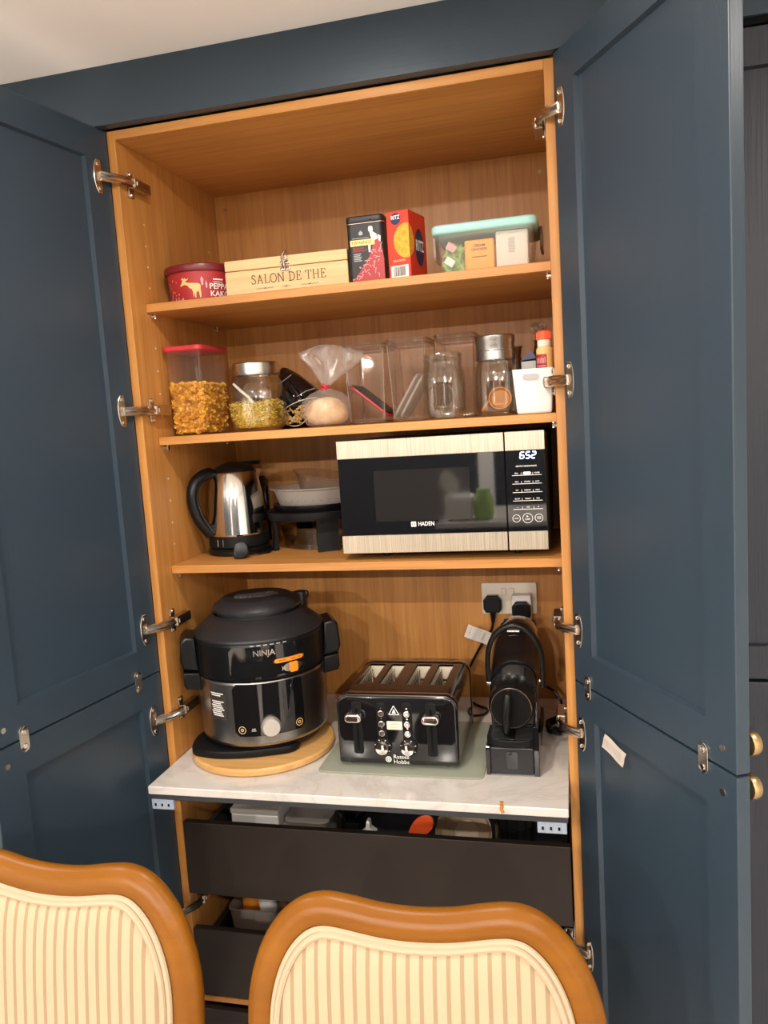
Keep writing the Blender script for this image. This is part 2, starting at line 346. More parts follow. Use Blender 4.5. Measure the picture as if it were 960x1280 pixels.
# ---------------------------------------------------------------- the open larder cupboard
W, TK, D = .9, .018, .465
Z1, Z2, Z3, ZC = 1.943, 1.654, 1.364, .930
cup = thing('larder_cupboard', 'tall navy larder cupboard standing wide open with an oak interior and shelves', 'cupboard', (0, 0, 0))
for k in (0, 1):
    x = k * (W - TK)
    sp = B().box(x, x + TK, 0, .483, .15, 2.284, .0008, 1).build('side_panel', 'oak_z', cup)
    h = B(); xi = TK if k == 0 else W - TK; sg = 1 if k == 0 else -1
    for z in [1.98 + .045 * i for i in range(4)] + [1.70 + .05 * i for i in range(4)] + [1.41 + .05 * i for i in range(4)]:
        h.cyl((xi - sg * .001, .085, z), (xi + sg * .0008, .085, z), .0022, n=8); h.cyl((xi - sg * .001, .40, z), (xi + sg * .0008, .40, z), .0022, n=8)
    stuff(h.build('peg_hole_plugs', 'cream', sp))
B().box(TK, W - TK, 0, D, 2.266, 2.284, .0008, 1).build('top_panel', 'oak_x', cup)
B().box(TK, W - TK, 0, D, .15, .168, .0008, 1).build('base_panel', 'oak_x', cup)
bp = B().box(TK, W - TK, D, D + .01, .168, 2.266).build('back_panel', 'oak_z', cup)
for x, z in ((.045, 2.232), (.855, 2.222)):
    B().cyl((x, D - .002, z), (x, D + .001, z), .0045, n=12).build('screw', 'brass', bp)
B().box(.005, W - .005, .05, .068, 0, .15).build('plinth', 'blue_x', cup)
B().box(TK, W - TK, .004, .022, .338, .352, .001, 1).build('rail', 'oak_x', cup)
for z in (Z1, Z2, Z3):
    sh = B().box(TK + .0005, W - TK - .0005, .06, D - .001, z - TK, z, .001, 1).build('shelf', 'oak_x', cup)
    for xx, sg in ((TK, 1), (W - TK, -1)):
        for yy in (.085, .40):
            B().cyl((xx, yy, z - TK - .006), (xx + sg * .010, yy, z - TK - .006), .0045, n=10).cyl((xx + sg * .007, yy, z - TK - .012), (xx + sg * .007, yy, z - TK), .0035, n=8).build('shelf_pin', 'chrome', sh)
# drawers behind the doors
for z0, z1 in ((.612, .785), (.362, .525), (.185, .325)):
    dr = B()
    dr.box(.030, .870, .014, .44, z0 + .012, z0 + .018).box(.030, .040, .014, .44, z0 + .018, z1 - .05).box(.860, .870, .014, .44, z0 + .018, z1 - .05).box(.040, .860, .43, .44, z0 + .018, z1 - .02)
    dr = dr.build('drawer', 'grey', cup)
    B().box(.0215, .8785, -.004, .013, z0, z1, .0015).build('drawer_front', 'drawer', dr)

# doors: each leaf is an upper and a lower shaker door joined by plates
def shaker(parent, name, w, z0, z1, t, inner, mat='blue', stile=.066, rail=.062, dep=.009, ch=.003):
    """door in local coordinates: x along the width, inner face at y=0, thickness towards -inner; recessed panel on both faces"""
    ys = sorted((0, -inner * t)); b = B()
    x0, x1, a0, a1 = stile, w - stile, z0 + rail, z1 - rail
    for yf, s in ((ys[0], 1), (ys[1], -1)):               # both faces: flat frame, then the chamfer down to the panel
        o = [(0, z0), (w, z0), (w, z1), (0, z1)]; i = [(x0, a0), (x1, a0), (x1, a1), (x0, a1)]; j = [(x0 + ch, a0 + ch), (x1 - ch, a0 + ch), (x1 - ch, a1 - ch), (x0 + ch, a1 - ch)]
        V = [(a, yf, c) for a, c in o + i] + [(a, yf + s * dep, c) for a, c in j]
        F = [(k, (k + 1) % 4, 4 + (k + 1) % 4, 4 + k) for k in range(4)] + [(4 + k, 4 + (k + 1) % 4, 8 + (k + 1) % 4, 8 + k) for k in range(4)]
        b.sheet(V, F)
    e = [(0, z0), (w, z0), (w, z1), (0, z1)]
    for k in range(4):
        (a, c), (d, f) = e[k], e[(k + 1) % 4]; b.sheet([(a, ys[0], c), (d, ys[0], f), (d, ys[1], f), (a, ys[1], c)], [(0, 1, 2, 3)])
    bmesh.ops.remove_doubles(b.bm, verts=b.bm.verts[:], dist=1e-5); bmesh.ops.recalc_face_normals(b.bm, faces=b.bm.faces[:])
    outer = [ed for ed in b.bm.edges if len(ed.link_faces) == 2 and ed.link_faces[0].normal.dot(ed.link_faces[1].normal) < .2 and all(v.co.x < 1e-5 or v.co.x > w - 1e-5 or v.co.z < z0 + 1e-5 or v.co.z > z1 - 1e-5 for v in ed.verts)]
    bmesh.ops.bevel(b.bm, geom=outer, offset=.0018, segments=2, affect='EDGES', profile=.5)
    o = b.build(name, mat, parent, local=True)
    B().box(x0 + ch * .5, x1 - ch * .5, ys[0] + dep, ys[1] - dep, a0 + ch * .5, a1 - ch * .5).build('recessed_panel', mat, o, local=True)
    return o
def knob(parent, x, y, z, s, n=(0, 1, 0)):
    b = B(); q = Matrix.Translation((x, y, z)) @ Matrix.Rotation(-s * pi / 2, 4, 'X')
    b.lathe([(0, 0), (.009, 0), (.008, .010), (.010, .014), (.0175, .018), (.019, .022), (.019, .029), (.017, .032), (0, .032)], n=32, mat=q); b.build('knob', 'brass', parent, local=True)
WD = .447
for side, piv, ang, inner in (('left', (.0023, -.0049), -rad(98.96), 1), ('right', (.8993, -.0180), -rad(60.9), -1)):
    for z0, z1, upper in ((1.141, 2.282, True), (.152, 1.137, False)):
        hold = shaker(cup, 'door', WD, z0, z1, .022, inner)
        hold.location = (piv[0], piv[1], 0); hold.rotation_euler = (0, 0, ang)
        y = inner * .0012
        B().cyl((.418, -inner * .001, 1.17 if upper else 1.104), (.418, y, 1.17 if upper else 1.104), .0052, n=14).build('screw', 'nickel', hold, local=True)
        knob(hold, .418, -inner * .022, 1.17 if upper else 1.104, -inner)
        if upper:
            for q in (.073 if side == 'left' else .05, .378):
                b = B().prism(rrect(q - .0105, q + .0105, 1.139 - .024, 1.139 + .024, .0105), 0, inner * .0028, 'xz', .0008)
                pl = b.build('joining_plate', 'nickel', hold, local=True)
                for dz in (-.013, .013): B().cyl((q, inner * .0024, 1.139 + dz), (q, inner * .0042, 1.139 + dz), .0048, n=14, bev=.001).build('screw', 'chrome', pl, local=True)
    if side == 'right':                                   # curled paper label in the recess of the lower right door
        V = []; F = []; a, c = Vector((.107, 1.072)), Vector((.174, 1.060))
        for i in range(9):
            p = a.lerp(c, i / 8); lift = .004 + .004 * abs(i / 8 - .5)
            for j in range(4): V.append((p.x + .002 * j, inner * (lift * (.3 if j == 0 else 1) + .0016 * j * j * .5) , p.y + .003 * sin(i * .9) * .3 - .0066 * j))
        for i in range(8):
            for j in range(3): k = i * 4 + j; F.append((k, k + 4, k + 5, k + 1))
        st = B().sheet(V, F).build('paper_label', 'labelp', hold, local=True); st['label'] = 'cream paper label peeling off the lower right door'
        ln = B()
        for j in range(5):
            for k_ in range(7):
                p = a.lerp(c, .08 + k_ * .12); ln.sheet([(p.x + .0008 * j, inner * (.0082 + .0008 * j * j * .3), p.y - .003 - j * .0026), (p.x + .005 + .001 * j, inner * (.0082 + .0008 * j * j * .3), p.y - .0038 - j * .0026), (p.x + .005 + .001 * j, inner * (.0082 + .0008 * j * j * .3), p.y - .0046 - j * .0026), (p.x + .0008 * j, inner * (.0082 + .0008 * j * j * .3), p.y - .0038 - j * .0026)], [(0, 1, 2, 3)])
        stuff(ln.build('label_print', 'greyink', st, local=True))

def hinge(side, z):
    s = 1 if side == 'left' else -1; X = (lambda v: v) if s == 1 else (lambda v: W - v)
    bx = lambda b, x0, x1, y0, y1, za, zb, bev=.001: b.box(*sorted((X(x0), X(x1))), y0, y1, za, zb, bev, 1)
    b = B()
    bx(b, .0185, .022, .030, .050, z - .026, z + .026)                    # winged mounting plate on the side panel
    bx(b, .022, .040, .026, .092, z - .0105, z + .0105, .002)              # arm body
    bx(b, .038, .0415, .034, .078, z - .005, z + .005)
    h = b.build('hinge', 'hnickel', cup)
    a = B()
    q = .036 if s == 1 else .022
    px, py = (.0023 - .1558 * q, -.0049 - .9878 * q) if s == 1 else (.8993 + .4863 * q, -.018 - .8738 * q)
    nx, ny = (.9878, -.1558) if s == 1 else (-.8738, .4863)
    for dz in (-.006, .006):
        a.tube([(px + nx * .006, py + ny * .006, z + dz), (X(.020), -.014, z + dz), (X(.032), .010, z + dz), (X(.033), .034, z + dz)], .0038, 6)
    a.tube([(px + nx * .004, py + ny * .004, z), (X(.024), -.010, z), (X(.034), .030, z)], .0048, 8, flat=1.2)
    a.build('hinge_arm', 'nickel', h)
    e = rad(-98.96) if s == 1 else rad(-60.9); ux, uy = cos(e), sin(e)
    Mx = Matrix(((ux, nx, 0, px), (uy, ny, 0, py), (0, 0, 1, z), (0, 0, 0, 1)))
    P = [(-.007, -.033), (.004, -.033), (.009, -.026), (.013, -.014), (.014, 0), (.013, .014), (.009, .026), (.004, .033), (-.007, .033), (-.009, .02), (-.009, -.02)]
    B().prism(P, .0002, .0026, 'xz', .0006, 1, Mx).build('cup_flange', 'nickel', h)
    for dz in (-.024, .024):
        B().cyl((px + nx * .0024, py + ny * .0024, z + dz), (px + nx * .0048, py + ny * .0048, z + dz), .0042, n=12, bev=.001).build('screw', 'chrome', h)
    for yy, dz in ((.040, .021), (.040, -.021)): B().cyl((X(.022), yy, z + dz), (X(.0245), yy, z + dz), .004, n=10).build('screw', 'chrome', h)
for z in (2.186, 1.713, 1.243, 1.038, .577):
    hinge('left', z); hinge('right', z)

# neighbouring cupboard seen past the right-hand door
nb = thing('tall_cupboard', 'closed navy cupboard partly hidden behind the open right hand door', 'cupboard', (.92, 0, 0))
B().box(.922, 1.52, .006, .483, .15, 2.284).build('carcass', 'blue', nb)
B().box(.922, 1.52, .05, .07, 0, .15).build('plinth', 'blue_x', nb)
for z0, z1 in ((1.147, 2.272), (.152, 1.141)):
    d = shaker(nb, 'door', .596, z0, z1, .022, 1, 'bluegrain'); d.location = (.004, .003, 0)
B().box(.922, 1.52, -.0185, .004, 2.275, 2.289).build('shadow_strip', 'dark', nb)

# ---------------------------------------------------------------- pull-out worktop
wt = thing('pull_out_worktop', 'white veined quartz pull-out worktop carrying the appliances', 'worktop', (.45, 0, .87))
B().box(.0195, .8805, -.126, .44, .9125, ZC, .002).build('slab', 'quartz', wt)
B().box(.021, .879, -.119, .43, .8985, .9125, .001, 1).build('support_tray', 'grey', wt)
for x0, x1 in ((.0205, .071), (.822, .876)):
    b = B().box(x0, x1, -.118, -.108, .876, .8985, .001, 1)
    for i in range(3): b.box(x0 + .006 + i * .015, x0 + .014 + i * .015, -.1195, -.1175, .881, .893, .0005, 1)
    bk = b.build('bracket', 'bracket', wt)
    s2 = B()
    for i in range(3): s2.box(x0 + .008 + i * .015, x0 + .012 + i * .015, -.1203, -.1193, .884, .890)
    stuff(s2.build('slots', 'dark', bk))
for x0, x1 in ((.0185, .030), (.870, .8815)): B().box(x0, x1, .0, .42, .878, .8985, .001, 1).build('runner', 'grey', wt)
sp = B().tube([(.757, -.1225, .9305), (.759, -.127, .930), (.757, -.1275, .924), (.760, -.1275, .918)], [.003, .004, .0028, .0035], 8).cyl((.757, -.113, .9299), (.757, -.113, .9312), .004, n=10).build('sauce_spill', 'spill', wt)
sp['label'] = 'dried brown sauce drip over the worktop edge'


# ---------------------------------------------------------------- top shelf
t = thing('biscuit_tub', 'red round biscuit tub printed with a moose, left end of the top shelf', 'tub', (.108, .16, Z1))
cx, cy = .108, .16
B().lathe([(0, Z1), (.068, Z1), (.0695, Z1 + .002), (.0765, Z1 + .072), (.0745, Z1 + .072), (.067, Z1 + .006), (0, Z1 + .006)], (cx, cy), 56).build('tub_body', 'redprint', t)
B().lathe([(.0765, Z1 + .064), (.081, Z1 + .065), (.0825, Z1 + .070), (.0815, Z1 + .078), (.079, Z1 + .080), (.074, Z1 + .079), (.072, Z1 + .076), (0, Z1 + .076)], (cx, cy), 56).build('lid', 'dred', t)
f = wrap(cx, cy, .0702, .107, Z1)
mz = Z1 + .008
MO = [(8, 0), (8, 12), (6, 18), (2, 20), (-1, 25), (-6, 27), (-11, 26), (-15, 24), (-16, 26), (-12, 31), (-10, 36), (-13, 40), (-10, 39), (-8, 42), (-7, 38), (-4, 41), (-3, 37), (2, 40), (0, 36), (-5, 33), (-2, 31), (5, 30), (14, 29), (20, 28), (23, 24), (22, 17), (23, 8), (22, 0), (20, 0), (19, 10), (17, 14), (14, 10), (13, 0), (11, 0), (11, 10)]
B().decal([poly([(a * .95 + 1, mz + b * .00105) for a, b in MO])], f).build('moose_print', 'goldink', t)
sh = [poly([(25, Z1 + .052), (23, Z1 + .046), (24, Z1 + .034), (27, Z1 + .034), (28, Z1 + .046)]), poly([(32, Z1 + .044), (30.5, Z1 + .036), (31.5, Z1 + .028), (33.5, Z1 + .028), (34, Z1 + .036)])]
for i in range(26):
    a = random.uniform(-62, -14); z = Z1 + random.uniform(.004, .05); sh.append(disc(a, z, random.uniform(.8, 2), 7, ry=random.uniform(.001, .003)))
for a, hh in ((-40, .016), (-30, .012), (-22, .01), (-50, .013), (-12, .008)): sh.append(poly([(a - 2.5, Z1 + .004), (a + 2.5, Z1 + .004), (a, Z1 + .004 + hh)]))
stuff(B().decal(sh, f).build('tree_prints', 'pinkink', t))
def S(txt, size, u, v, k=800, **kw):                       # text for a cylinder: metres -> degrees along u
    V, F = T(txt, size, 0, 0, **kw); return [(u + a * k, v + b) for a, b in V], F
B().decal([S('PEPPAR', .0165, 37, Z1 + .031, 820, align='LEFT', bold=.02), S('KAKOR', .0165, 38, Z1 + .0155, 820, align='LEFT', bold=.02), rect(44, 62, Z1 + .0445, Z1 + .0475, 4), rect(44, 62, Z1 + .0400, Z1 + .0412, 4)], f).build('lettering', 'whiteink', t)

t = thing('wooden_tea_box', 'pale wooden hinged box lettered SALON DE THE on the top shelf', 'box', (.327, .19, Z1), rad(2.0))
L = .1365
B().box(-L, L, -.09, .09, 0, .054, .0012, 1).build('box_body', 'crate', t, local=True)
B().box(-L, L, -.09, .09, .0555, .077, .0012, 1).build('lid', 'crate', t, local=True)
b = B()
for dz in (.049, .062): b.prism(rrect(-.011, .011, dz - .004, dz + .004, .0038), -.0918, -.090, 'xz', .0004)
b.tube([(0, -.0925, .049), (-.001, -.095, .056), (-.002, -.0945, .064), (-.0045, -.0945, .071), (-.003, -.0945, .080), (.002, -.0945, .085), (.005, -.0945, .0825)], [.003, .0032, .0032, .0028, .0026, .0026, .0032], 8)
b.tube([(-.001, -.0945, .064), (.004, -.096, .066), (.007, -.096, .071), (.006, -.096, .075)], .0014, 6)
b.cyl((0, -.090, .061), (0, -.0945, .061), .003, n=10); b.build('clasp', 'dnickel', t, local=True)
# serif capitals drawn with thick and thin strokes
GL = {'S': ([[(.50, .80), (.40, .95), (.22, .97), (.10, .85), (.12, .68), (.28, .56), (.45, .44), (.54, .28), (.46, .10), (.28, .02), (.12, .06), (.04, .22)]], .62),
      'A': ([[(.02, .03), (.22, .03)], [(.52, .03), (.76, .03)], [(.12, .03), (.38, .97)], [(.38, .97), (.64, .03)], [(.22, .36), (.54, .36)]], .78),
      'L': ([[(.04, .03), (.58, .03)], [(.58, .03), (.62, .26)], [(.18, .03), (.18, .97)], [(.04, .97), (.32, .97)]], .66),
      'O': ([[(.40 + .36 * cos(k * pi / 9), .5 + .48 * sin(k * pi / 9)) for k in range(19)]], .80),
      'N': ([[(.02, .03), (.26, .03)], [(.14, .03), (.14, .97)], [(.04, .97), (.2, .97)], [(.14, .97), (.70, .03)], [(.70, .03), (.70, .97)], [(.58, .97), (.82, .97)]], .84),
      'D': ([[(.04, .03), (.36, .03), (.60, .14), (.72, .34), (.72, .66), (.60, .86), (.36, .97), (.04, .97)], [(.18, .03), (.18, .97)]], .80),
      'E': ([[(.04, .03), (.58, .03)], [(.58, .03), (.62, .24)], [(.18, .03), (.18, .97)], [(.04, .97), (.56, .97)], [(.56, .97), (.58, .78)], [(.18, .52), (.44, .52)], [(.44, .42), (.44, .62)]], .68),
      'T': ([[(.02, .97), (.66, .97)], [(.02, .97), (.02, .76)], [(.66, .97), (.66, .76)], [(.34, .97), (.34, .03)], [(.22, .03), (.46, .03)]], .72),
      'H': ([[(.04, .03), (.30, .03)], [(.17, .03), (.17, .97)], [(.04, .97), (.30, .97)], [(.55, .03), (.81, .03)], [(.68, .03), (.68, .97)], [(.55, .97), (.81, .97)], [(.17, .5), (.68, .5)]], .86), ' ': ([], .34)}
def serif(txt, size, x, z):
    out = []; wd = sum(GL[c][1] for c in txt) + .06 * len(txt); u = x - wd * size / 2
    for c in txt:
        for s in GL[c][0]:
            horiz = abs(s[0][1] - s[-1][1]) < .1; th = .055 if horiz and len(s) == 2 else .10
            out.append(stroke([(u + a * size, z + bb * size) for a, bb in s], th * size))
        u += (GL[c][1] + .06) * size
    return out
F0 = front(-.0903)
sh = serif('SALON DE THE', .0190, .006, .0235)
for x0 in (-.048, .0, .052):
    P = [(x0 + i * .0024, .0135 + .0014 * sin(i * 2.1)) for i in range(-8 if x0 else -4, 9 if x0 else 5)]; sh.append(stroke(P, .0008)); sh.append(disc(x0, .0137, .0017, 8))
B().decal(sh, F0).build('lettering', 'stamp', t, local=True)

t = thing('tea_tin', 'black tea tin with a lady in a red dress, left of the red cracker box', 'tin', (.508, .14, Z1))
x0, x1 = .4695, .5475
B().prism(rrect(x0, x1, .10, .182, .009), Z1, Z1 + .122, 'xy', .001).build('tin_body', 'charcoal', t)
B().prism(rrect(x0 - .0012, x1 + .0012, .0988, .1832, .0095), Z1 + .1225, Z1 + .138, 'xy', .004, 3).build('lid', 'charcoal', t)
B().tube([(a, c, Z1 + .1225) for a, c in rrect(x0 - .0012, x1 + .0012, .0988, .1832, .0095)], .0012, 6, True).build('lid_bead', 'steel', t)
F0 = front(.0994)
D_ = [(.531, 2.030), (.525, 2.022), (.522, 2.012), (.515, 1.997), (.505, 1.982), (.490, 1.964), (.4745, 1.947), (.5465, 1.947), (.5465, 1.99), (.544, 2.01), (.541, 2.022), (.539, 2.031)]
B().decal([poly(D_)], F0).build('dress_print', 'redprint', t)
sh = []
for i in range(40):
    k = random.random(); z = 1.95 + k * .072; lo = .4745 + (.522 - .4745) * min(1, (z - 1.947) / .065); x = random.uniform(lo, .544)
    if z < 1.985 and x > .515 and random.random() < .75: continue
    a = random.uniform(0, pi); l = random.uniform(.002, .006); sh.append(stroke([(x - l * cos(a), z - l * sin(a)), (x, z + .001), (x + l * cos(a), z + l * sin(a))], .0014))
F1 = front(.0991); stuff(B().decal([s for s in sh if all(.4715 < a < .546 and 1.946 < c < 2.03 for a, c in s[0])], F1).build('dress_pattern', 'pinkink', t))
B().decal([disc(.5215, 2.052, .0052, 14, .0072), poly([(.519, 2.046), (.525, 2.047), (.533, 2.041), (.536, 2.032), (.527, 2.028), (.521, 2.035)]), poly([(.536, 2.040), (.542, 2.036), (.541, 2.024), (.537, 2.028)]), poly([(.5145, 2.025), (.520, 2.024), (.519, 2.006), (.515, 2.006)])], F1).build('lady_print', 'whiteink', t)
B().decal([poly([(.514, 2.056), (.519, 2.066), (.526, 2.066), (.530, 2.058), (.527, 2.050), (.525, 2.057), (.518, 2.058)]), disc(.5225, 2.069, .0025, 10, .004)], front(.0988)).build('hair_print', 'ink', t)
B().decal([rect(.4765, .5285, 2.0205, 2.0325)], front(.0990)).build('name_band', 'yellowink', t)
B().decal([T('TWININGS', .0088, .5, 2.0262)], front(.0986)).build('lettering', 'ink', t)
sh = [poly([(.4965, 2.0415), (.5035, 2.0415), (.5045, 2.046), (.500, 2.051), (.4955, 2.046)]), rect(.481, .517, 2.0352, 2.0362)]
for i in range(5): sh.append(rect(.4825, .4825 + (.016, .014, .017, .015, .017)[i], 2.0035 - i * .0034, 2.0052 - i * .0034))
B().decal(sh, F1).build('small_print', 'greyink', t)
B().decal([T('ENGLISH', .0058, .482, 2.0155, 'LEFT', bold=.02), T('BREAKFAST', .0058, .482, 2.0105, 'LEFT', bold=.02)], F1).build('variety_print', 'redprint', t)

t = thing('cracker_box', 'bright red cardboard cracker box standing beside the black tea tin', 'box', (.6015, .1, Z1), rad(-13.7))
B().box(-.0505, 0, 0, .083, 0, .1395, .0008, 1).build('carton', 'brightred', t, local=True)
F0 = front(-.0006); F1 = front(-.0009); F2 = front(-.0012)
G0 = lambda u, v: (.0006, u, v); G1 = lambda u, v: (.0009, u, v); G2 = lambda u, v: (.0012, u, v)
ck = [((-.0005 if a > -.0005 else a), c) for a, c in [(-.0065 + (.0285 + .0008 * (i % 2)) * cos(i * pi / 26), .079 + (.034 + .0008 * (i % 2)) * sin(i * pi / 26)) for i in range(52)]]
cs = [(max(a, .0005), c) for a, c in [(-.012 + (.034 + .0008 * (i % 2)) * cos(i * pi / 26), .079 + (.034 + .0008 * (i % 2)) * sin(i * pi / 26)) for i in range(52)]]
B().decal([poly(ck)], F0).decal([poly(cs)], G0).build('cracker_print', 'cracker', t, local=True)
B().decal([disc(-.018 + a, .079 + c, .0012, 8) for a, c in ((-.004, -.013), (-.003, .012), (.008, 0), (-.012, 0))], F1).build('cracker_holes', 'rust', t, local=True)
B().decal([disc(-.029, .124, .0115, 24, .0115)], F1).decal([disc(.047, .070, .021, 28, .038)], G1).build('badge', 'navyink', t, local=True)
B().decal([T('RITZ', .0105, -.029, .1265, bold=.03, xs=.9)], F2).decal([T('RITZ', .030, .047, .072, bold=.03, xs=.62)], G2).build('lettering', 'whiteink', t, local=True)
B().decal([rect(-.045, -.005, .006, .031)], F1).build('barcode_panel', 'whiteink', t, local=True)
sh = []; x = -.038
while x < -.012: ww = random.choice((.0006, .001, .0015)); sh.append(rect(x, x + ww, .010, .0285)); x += ww + random.choice((.0007, .0012))
stuff(B().decal(sh, F2).build('barcode', 'ink', t, local=True))
B().decal([T('CRACKERS', .0058, -.025, .0405, bold=.02)], F1).build('small_print', 'goldink', t, local=True)

t = thing('storage_tub', 'clear storage tub with a teal lid at the right end of the top shelf', 'tub', (.753, .18, Z1))
b = B(); b.taper((.753, .18), (.087, .075), (.0965, .084), Z1 + .0005, Z1 + .079, .008, 3, True)
b.build('tub_body', 'box', t)
B().prism(rrect(.647, .8585, .088, .272, .018), Z1 + .079, Z1 + .098, 'xy', .006, 3).build('lid', 'teal', t)
for xx, s in ((.8625, 1), (.6445, -1)):
    B().prism([(.15, Z1 + .040), (.21, Z1 + .040), (.215, Z1 + .046), (.215, Z1 + .085), (.145, Z1 + .085), (.145, Z1 + .046)], xx - .003, xx + .003, 'yz', .002).build('side_clip', 'frost' if s < 0 else 'dglass', t)
o = tag(B().box(.711, .771, .109, .135, Z1 + .0045, Z1 + .066, .004, 2).build('cracker_packet', 'orangep', None, (.733, .12, Z1 + .0045)), 'orange cracker packet inside the teal lidded tub', 'packet')
l = B().decal([T('CREAM', .0075, .741, Z1 + .0535, bold=.02), T('CRACKERS', .0065, .741, Z1 + .046, bold=.02), stroke([(.726 + i * .003, Z1 + .031 + .0012 * (i % 2)) for i in range(11)], .0014)], front(.1085)).build('lettering', 'ink', o)
o = tag(B().box(.774, .838, .111, .15, Z1 + .0045, Z1 + .0775, .004, 2).build('white_packet', 'paper', None, (.79, .13, Z1 + .0045)), 'white barcoded packet inside the teal lidded tub', 'packet')
sh = []; z = Z1 + .034
while z < Z1 + .062: ww = random.choice((.0006, .0012)); sh.append(rect(.799, .812, z, z + ww)); z += ww + .001
stuff(B().decal(sh, front(.1104)).build('barcode', 'greyink', o))
for i, (x, z, r, lab) in enumerate(((.686, .022, .3, 'lower green sweet wrapper inside the teal lidded tub'), (.690, .050, -.5, 'upper green and white wrapper inside the teal lidded tub'))):
    b = B(); V = []; Fc = []; random.seed(30 + i)
    for a in range(9):
        for c in range(7):
            V.append((x + (a - 4) * .0055 * cos(r) - (c - 3) * .0055 * sin(r), .128 + .010 * sin(a * 2.3 + c) + random.uniform(-.004, .004), Z1 + z + (a - 4) * .0035 * sin(r) + (c - 3) * .0055 * cos(r) + random.uniform(-.002, .002)))
    for a in range(8):
        for c in range(6): k = a * 7 + c; Fc.append((k, k + 7, k + 8, k + 1))
    b.sheet(V, Fc); o = tag(b.build('sweet_wrapper', 'green', None, (x, .128, Z1 + z), angle=180), lab, 'wrapper')
    B().sheet([(x - .018, .112, Z1 + z + .006), (x - .002, .110, Z1 + z - .006), (x + .006, .112, Z1 + z + .006), (x - .010, .112, Z1 + z + .018)], [(0, 1, 2, 3)]).build('printed_flap', 'pinkink' if i else 'whiteink', o)

# ---------------------------------------------------------------- second shelf
def scatter(b, n, inside, size, kind):
    for i in range(n):
        p = inside(); a = random.uniform(0, 6.28); c = random.uniform(-1, 1); s = size * random.uniform(.7, 1.2)
        q = Matrix.Translation(p) @ Matrix.Rotation(a, 4, 'Z') @ Matrix.Rotation(c * 1.4, 4, 'X') @ Matrix.Rotation(random.uniform(0, 6.28), 4, 'Z')
        if kind == 'flake':
            V = [q @ Vector(v) for v in ((-s, -s * .5, s * .3), (0, -s * .75, 0), (s, -s * .4, s * .35), (s * .9, s * .5, s * .2), (0, s * .7, -s * .1), (-s * .9, s * .45, s * .4), (0, 0, -s * .2))]
            b.sheet(V, [(6, k, (k + 1) % 6) for k in range(6)])
        else:
            P = [q @ Vector((s * (k - 1.5) * .7, s * .45 * (k % 2 - .5), s * .2 * (k % 3 - 1))) for k in range(4)]; r = s * .28
            V = [pp + Vector((0, dy * r, dz * r)) for pp in P for dy, dz in ((1, -.5), (-1, -.5), (0, 1))]
            b.sheet(V, [(k * 3 + j, k * 3 + (j + 1) % 3, k * 3 + 3 + (j + 1) % 3, k * 3 + 3 + j) for k in range(3) for j in range(3)])
t = thing('cereal_container', 'tall clear cereal container with a red lid at the shelf end', 'container', (.073, .168, Z2))
bx, by = (.073, .168), (.038, .064)
b = B(); b.taper(bx, by, (.0445, .071), Z2 + .0005, Z2 + .186, .010, 3, True)
b.build('container_body', 'clearp', t)
B().prism(rrect(.0245, .1215, .093, .243, .014), Z2 + .186, Z2 + .199, 'xy', .005, 3).build('lid', 'red', t)
random.seed(3); b = B()
def inside_c():
    z = random.random() ** .9 * .108; k = z / .186; hx = .0345 + .0065 * k; hy = .0605 + .0065 * k; s = random.random()
    if s < .42: return Vector((bx[0] + random.uniform(-hx, hx), bx[1] - hy + random.uniform(0, .004), Z2 + .006 + z))
    if s < .72: return Vector((bx[0] + hx - random.uniform(0, .004), bx[1] + random.uniform(-hy, hy), Z2 + .006 + z))
    if s < .86: return Vector((bx[0] + random.uniform(-hx, hx) * .95, bx[1] + random.uniform(-hy, hy) * .95, Z2 + .108 + random.uniform(0, .008)))
    return Vector((bx[0] - hx + random.uniform(0, .004), bx[1] + random.uniform(-hy, hy), Z2 + .006 + z))
scatter(b, 1900, inside_c, .0066, 'flake'); b.taper(bx, (.031, .057), (.035, .060), Z2 + .006, Z2 + .106, .004, 2)
tag(b.build('corn_flakes', 'flakes', None, (bx[0], bx[1], Z2 + .004), angle=180), 'golden corn flakes filling the lower half of the red lidded container', 'cereal', kind='stuff')

t = thing('pasta_jar', 'squat glass jar with a silver lid holding yellow pasta and a white scoop', 'jar', (.223, .15, Z2))
def jar(t, cx, cy, r, zs, sq, m, base=Z2):
    P = [(r * a, base + z) for a, z in zs]; b = B(); b.lathe([(0, base + .0005)] + P, (cx, cy), 48, sq); b.lathe([(0, base + .007)] + [(max(a - .003, .001), max(z, base + .007)) for a, z in P], (cx, cy), 48, sq); return b.build('jar_body', m, t)
jar(t, .223, .15, .058, [(.62, .0005), (.82, .004), (.93, .012), (1.0, .045), (.985, .085), (.93, .104), (.86, .114), (.80, .120), (.80, .131)], 1.6, 'glass')
B().lathe([(.0455, Z2 + .124), (.0495, Z2 + .124), (.0505, Z2 + .127), (.0505, Z2 + .149), (.048, Z2 + .152), (0, Z2 + .152)], (.223, .15), 48).build('lid', 'steel', t)
random.seed(5); b = B()
def inside_j():
    for _ in range(50):
        a = random.uniform(0, 6.28); z = random.random() * .052; rr = (.044 + .008 * min(1, z / .03)); k = (abs(cos(a)) ** 3.6 + abs(sin(a)) ** 3.6) ** (-1 / 3.6)
        if random.random() < .3: q = math.sqrt(random.random()); return Vector((.223 + rr * q * k * cos(a), .15 + rr * q * k * sin(a), Z2 + .058 + random.uniform(-.002, .006) + .004 * cos(a * 2)))
        if sin(a) > .4: continue
        return Vector((.223 + rr * k * cos(a), .15 + rr * k * sin(a), Z2 + .010 + z))
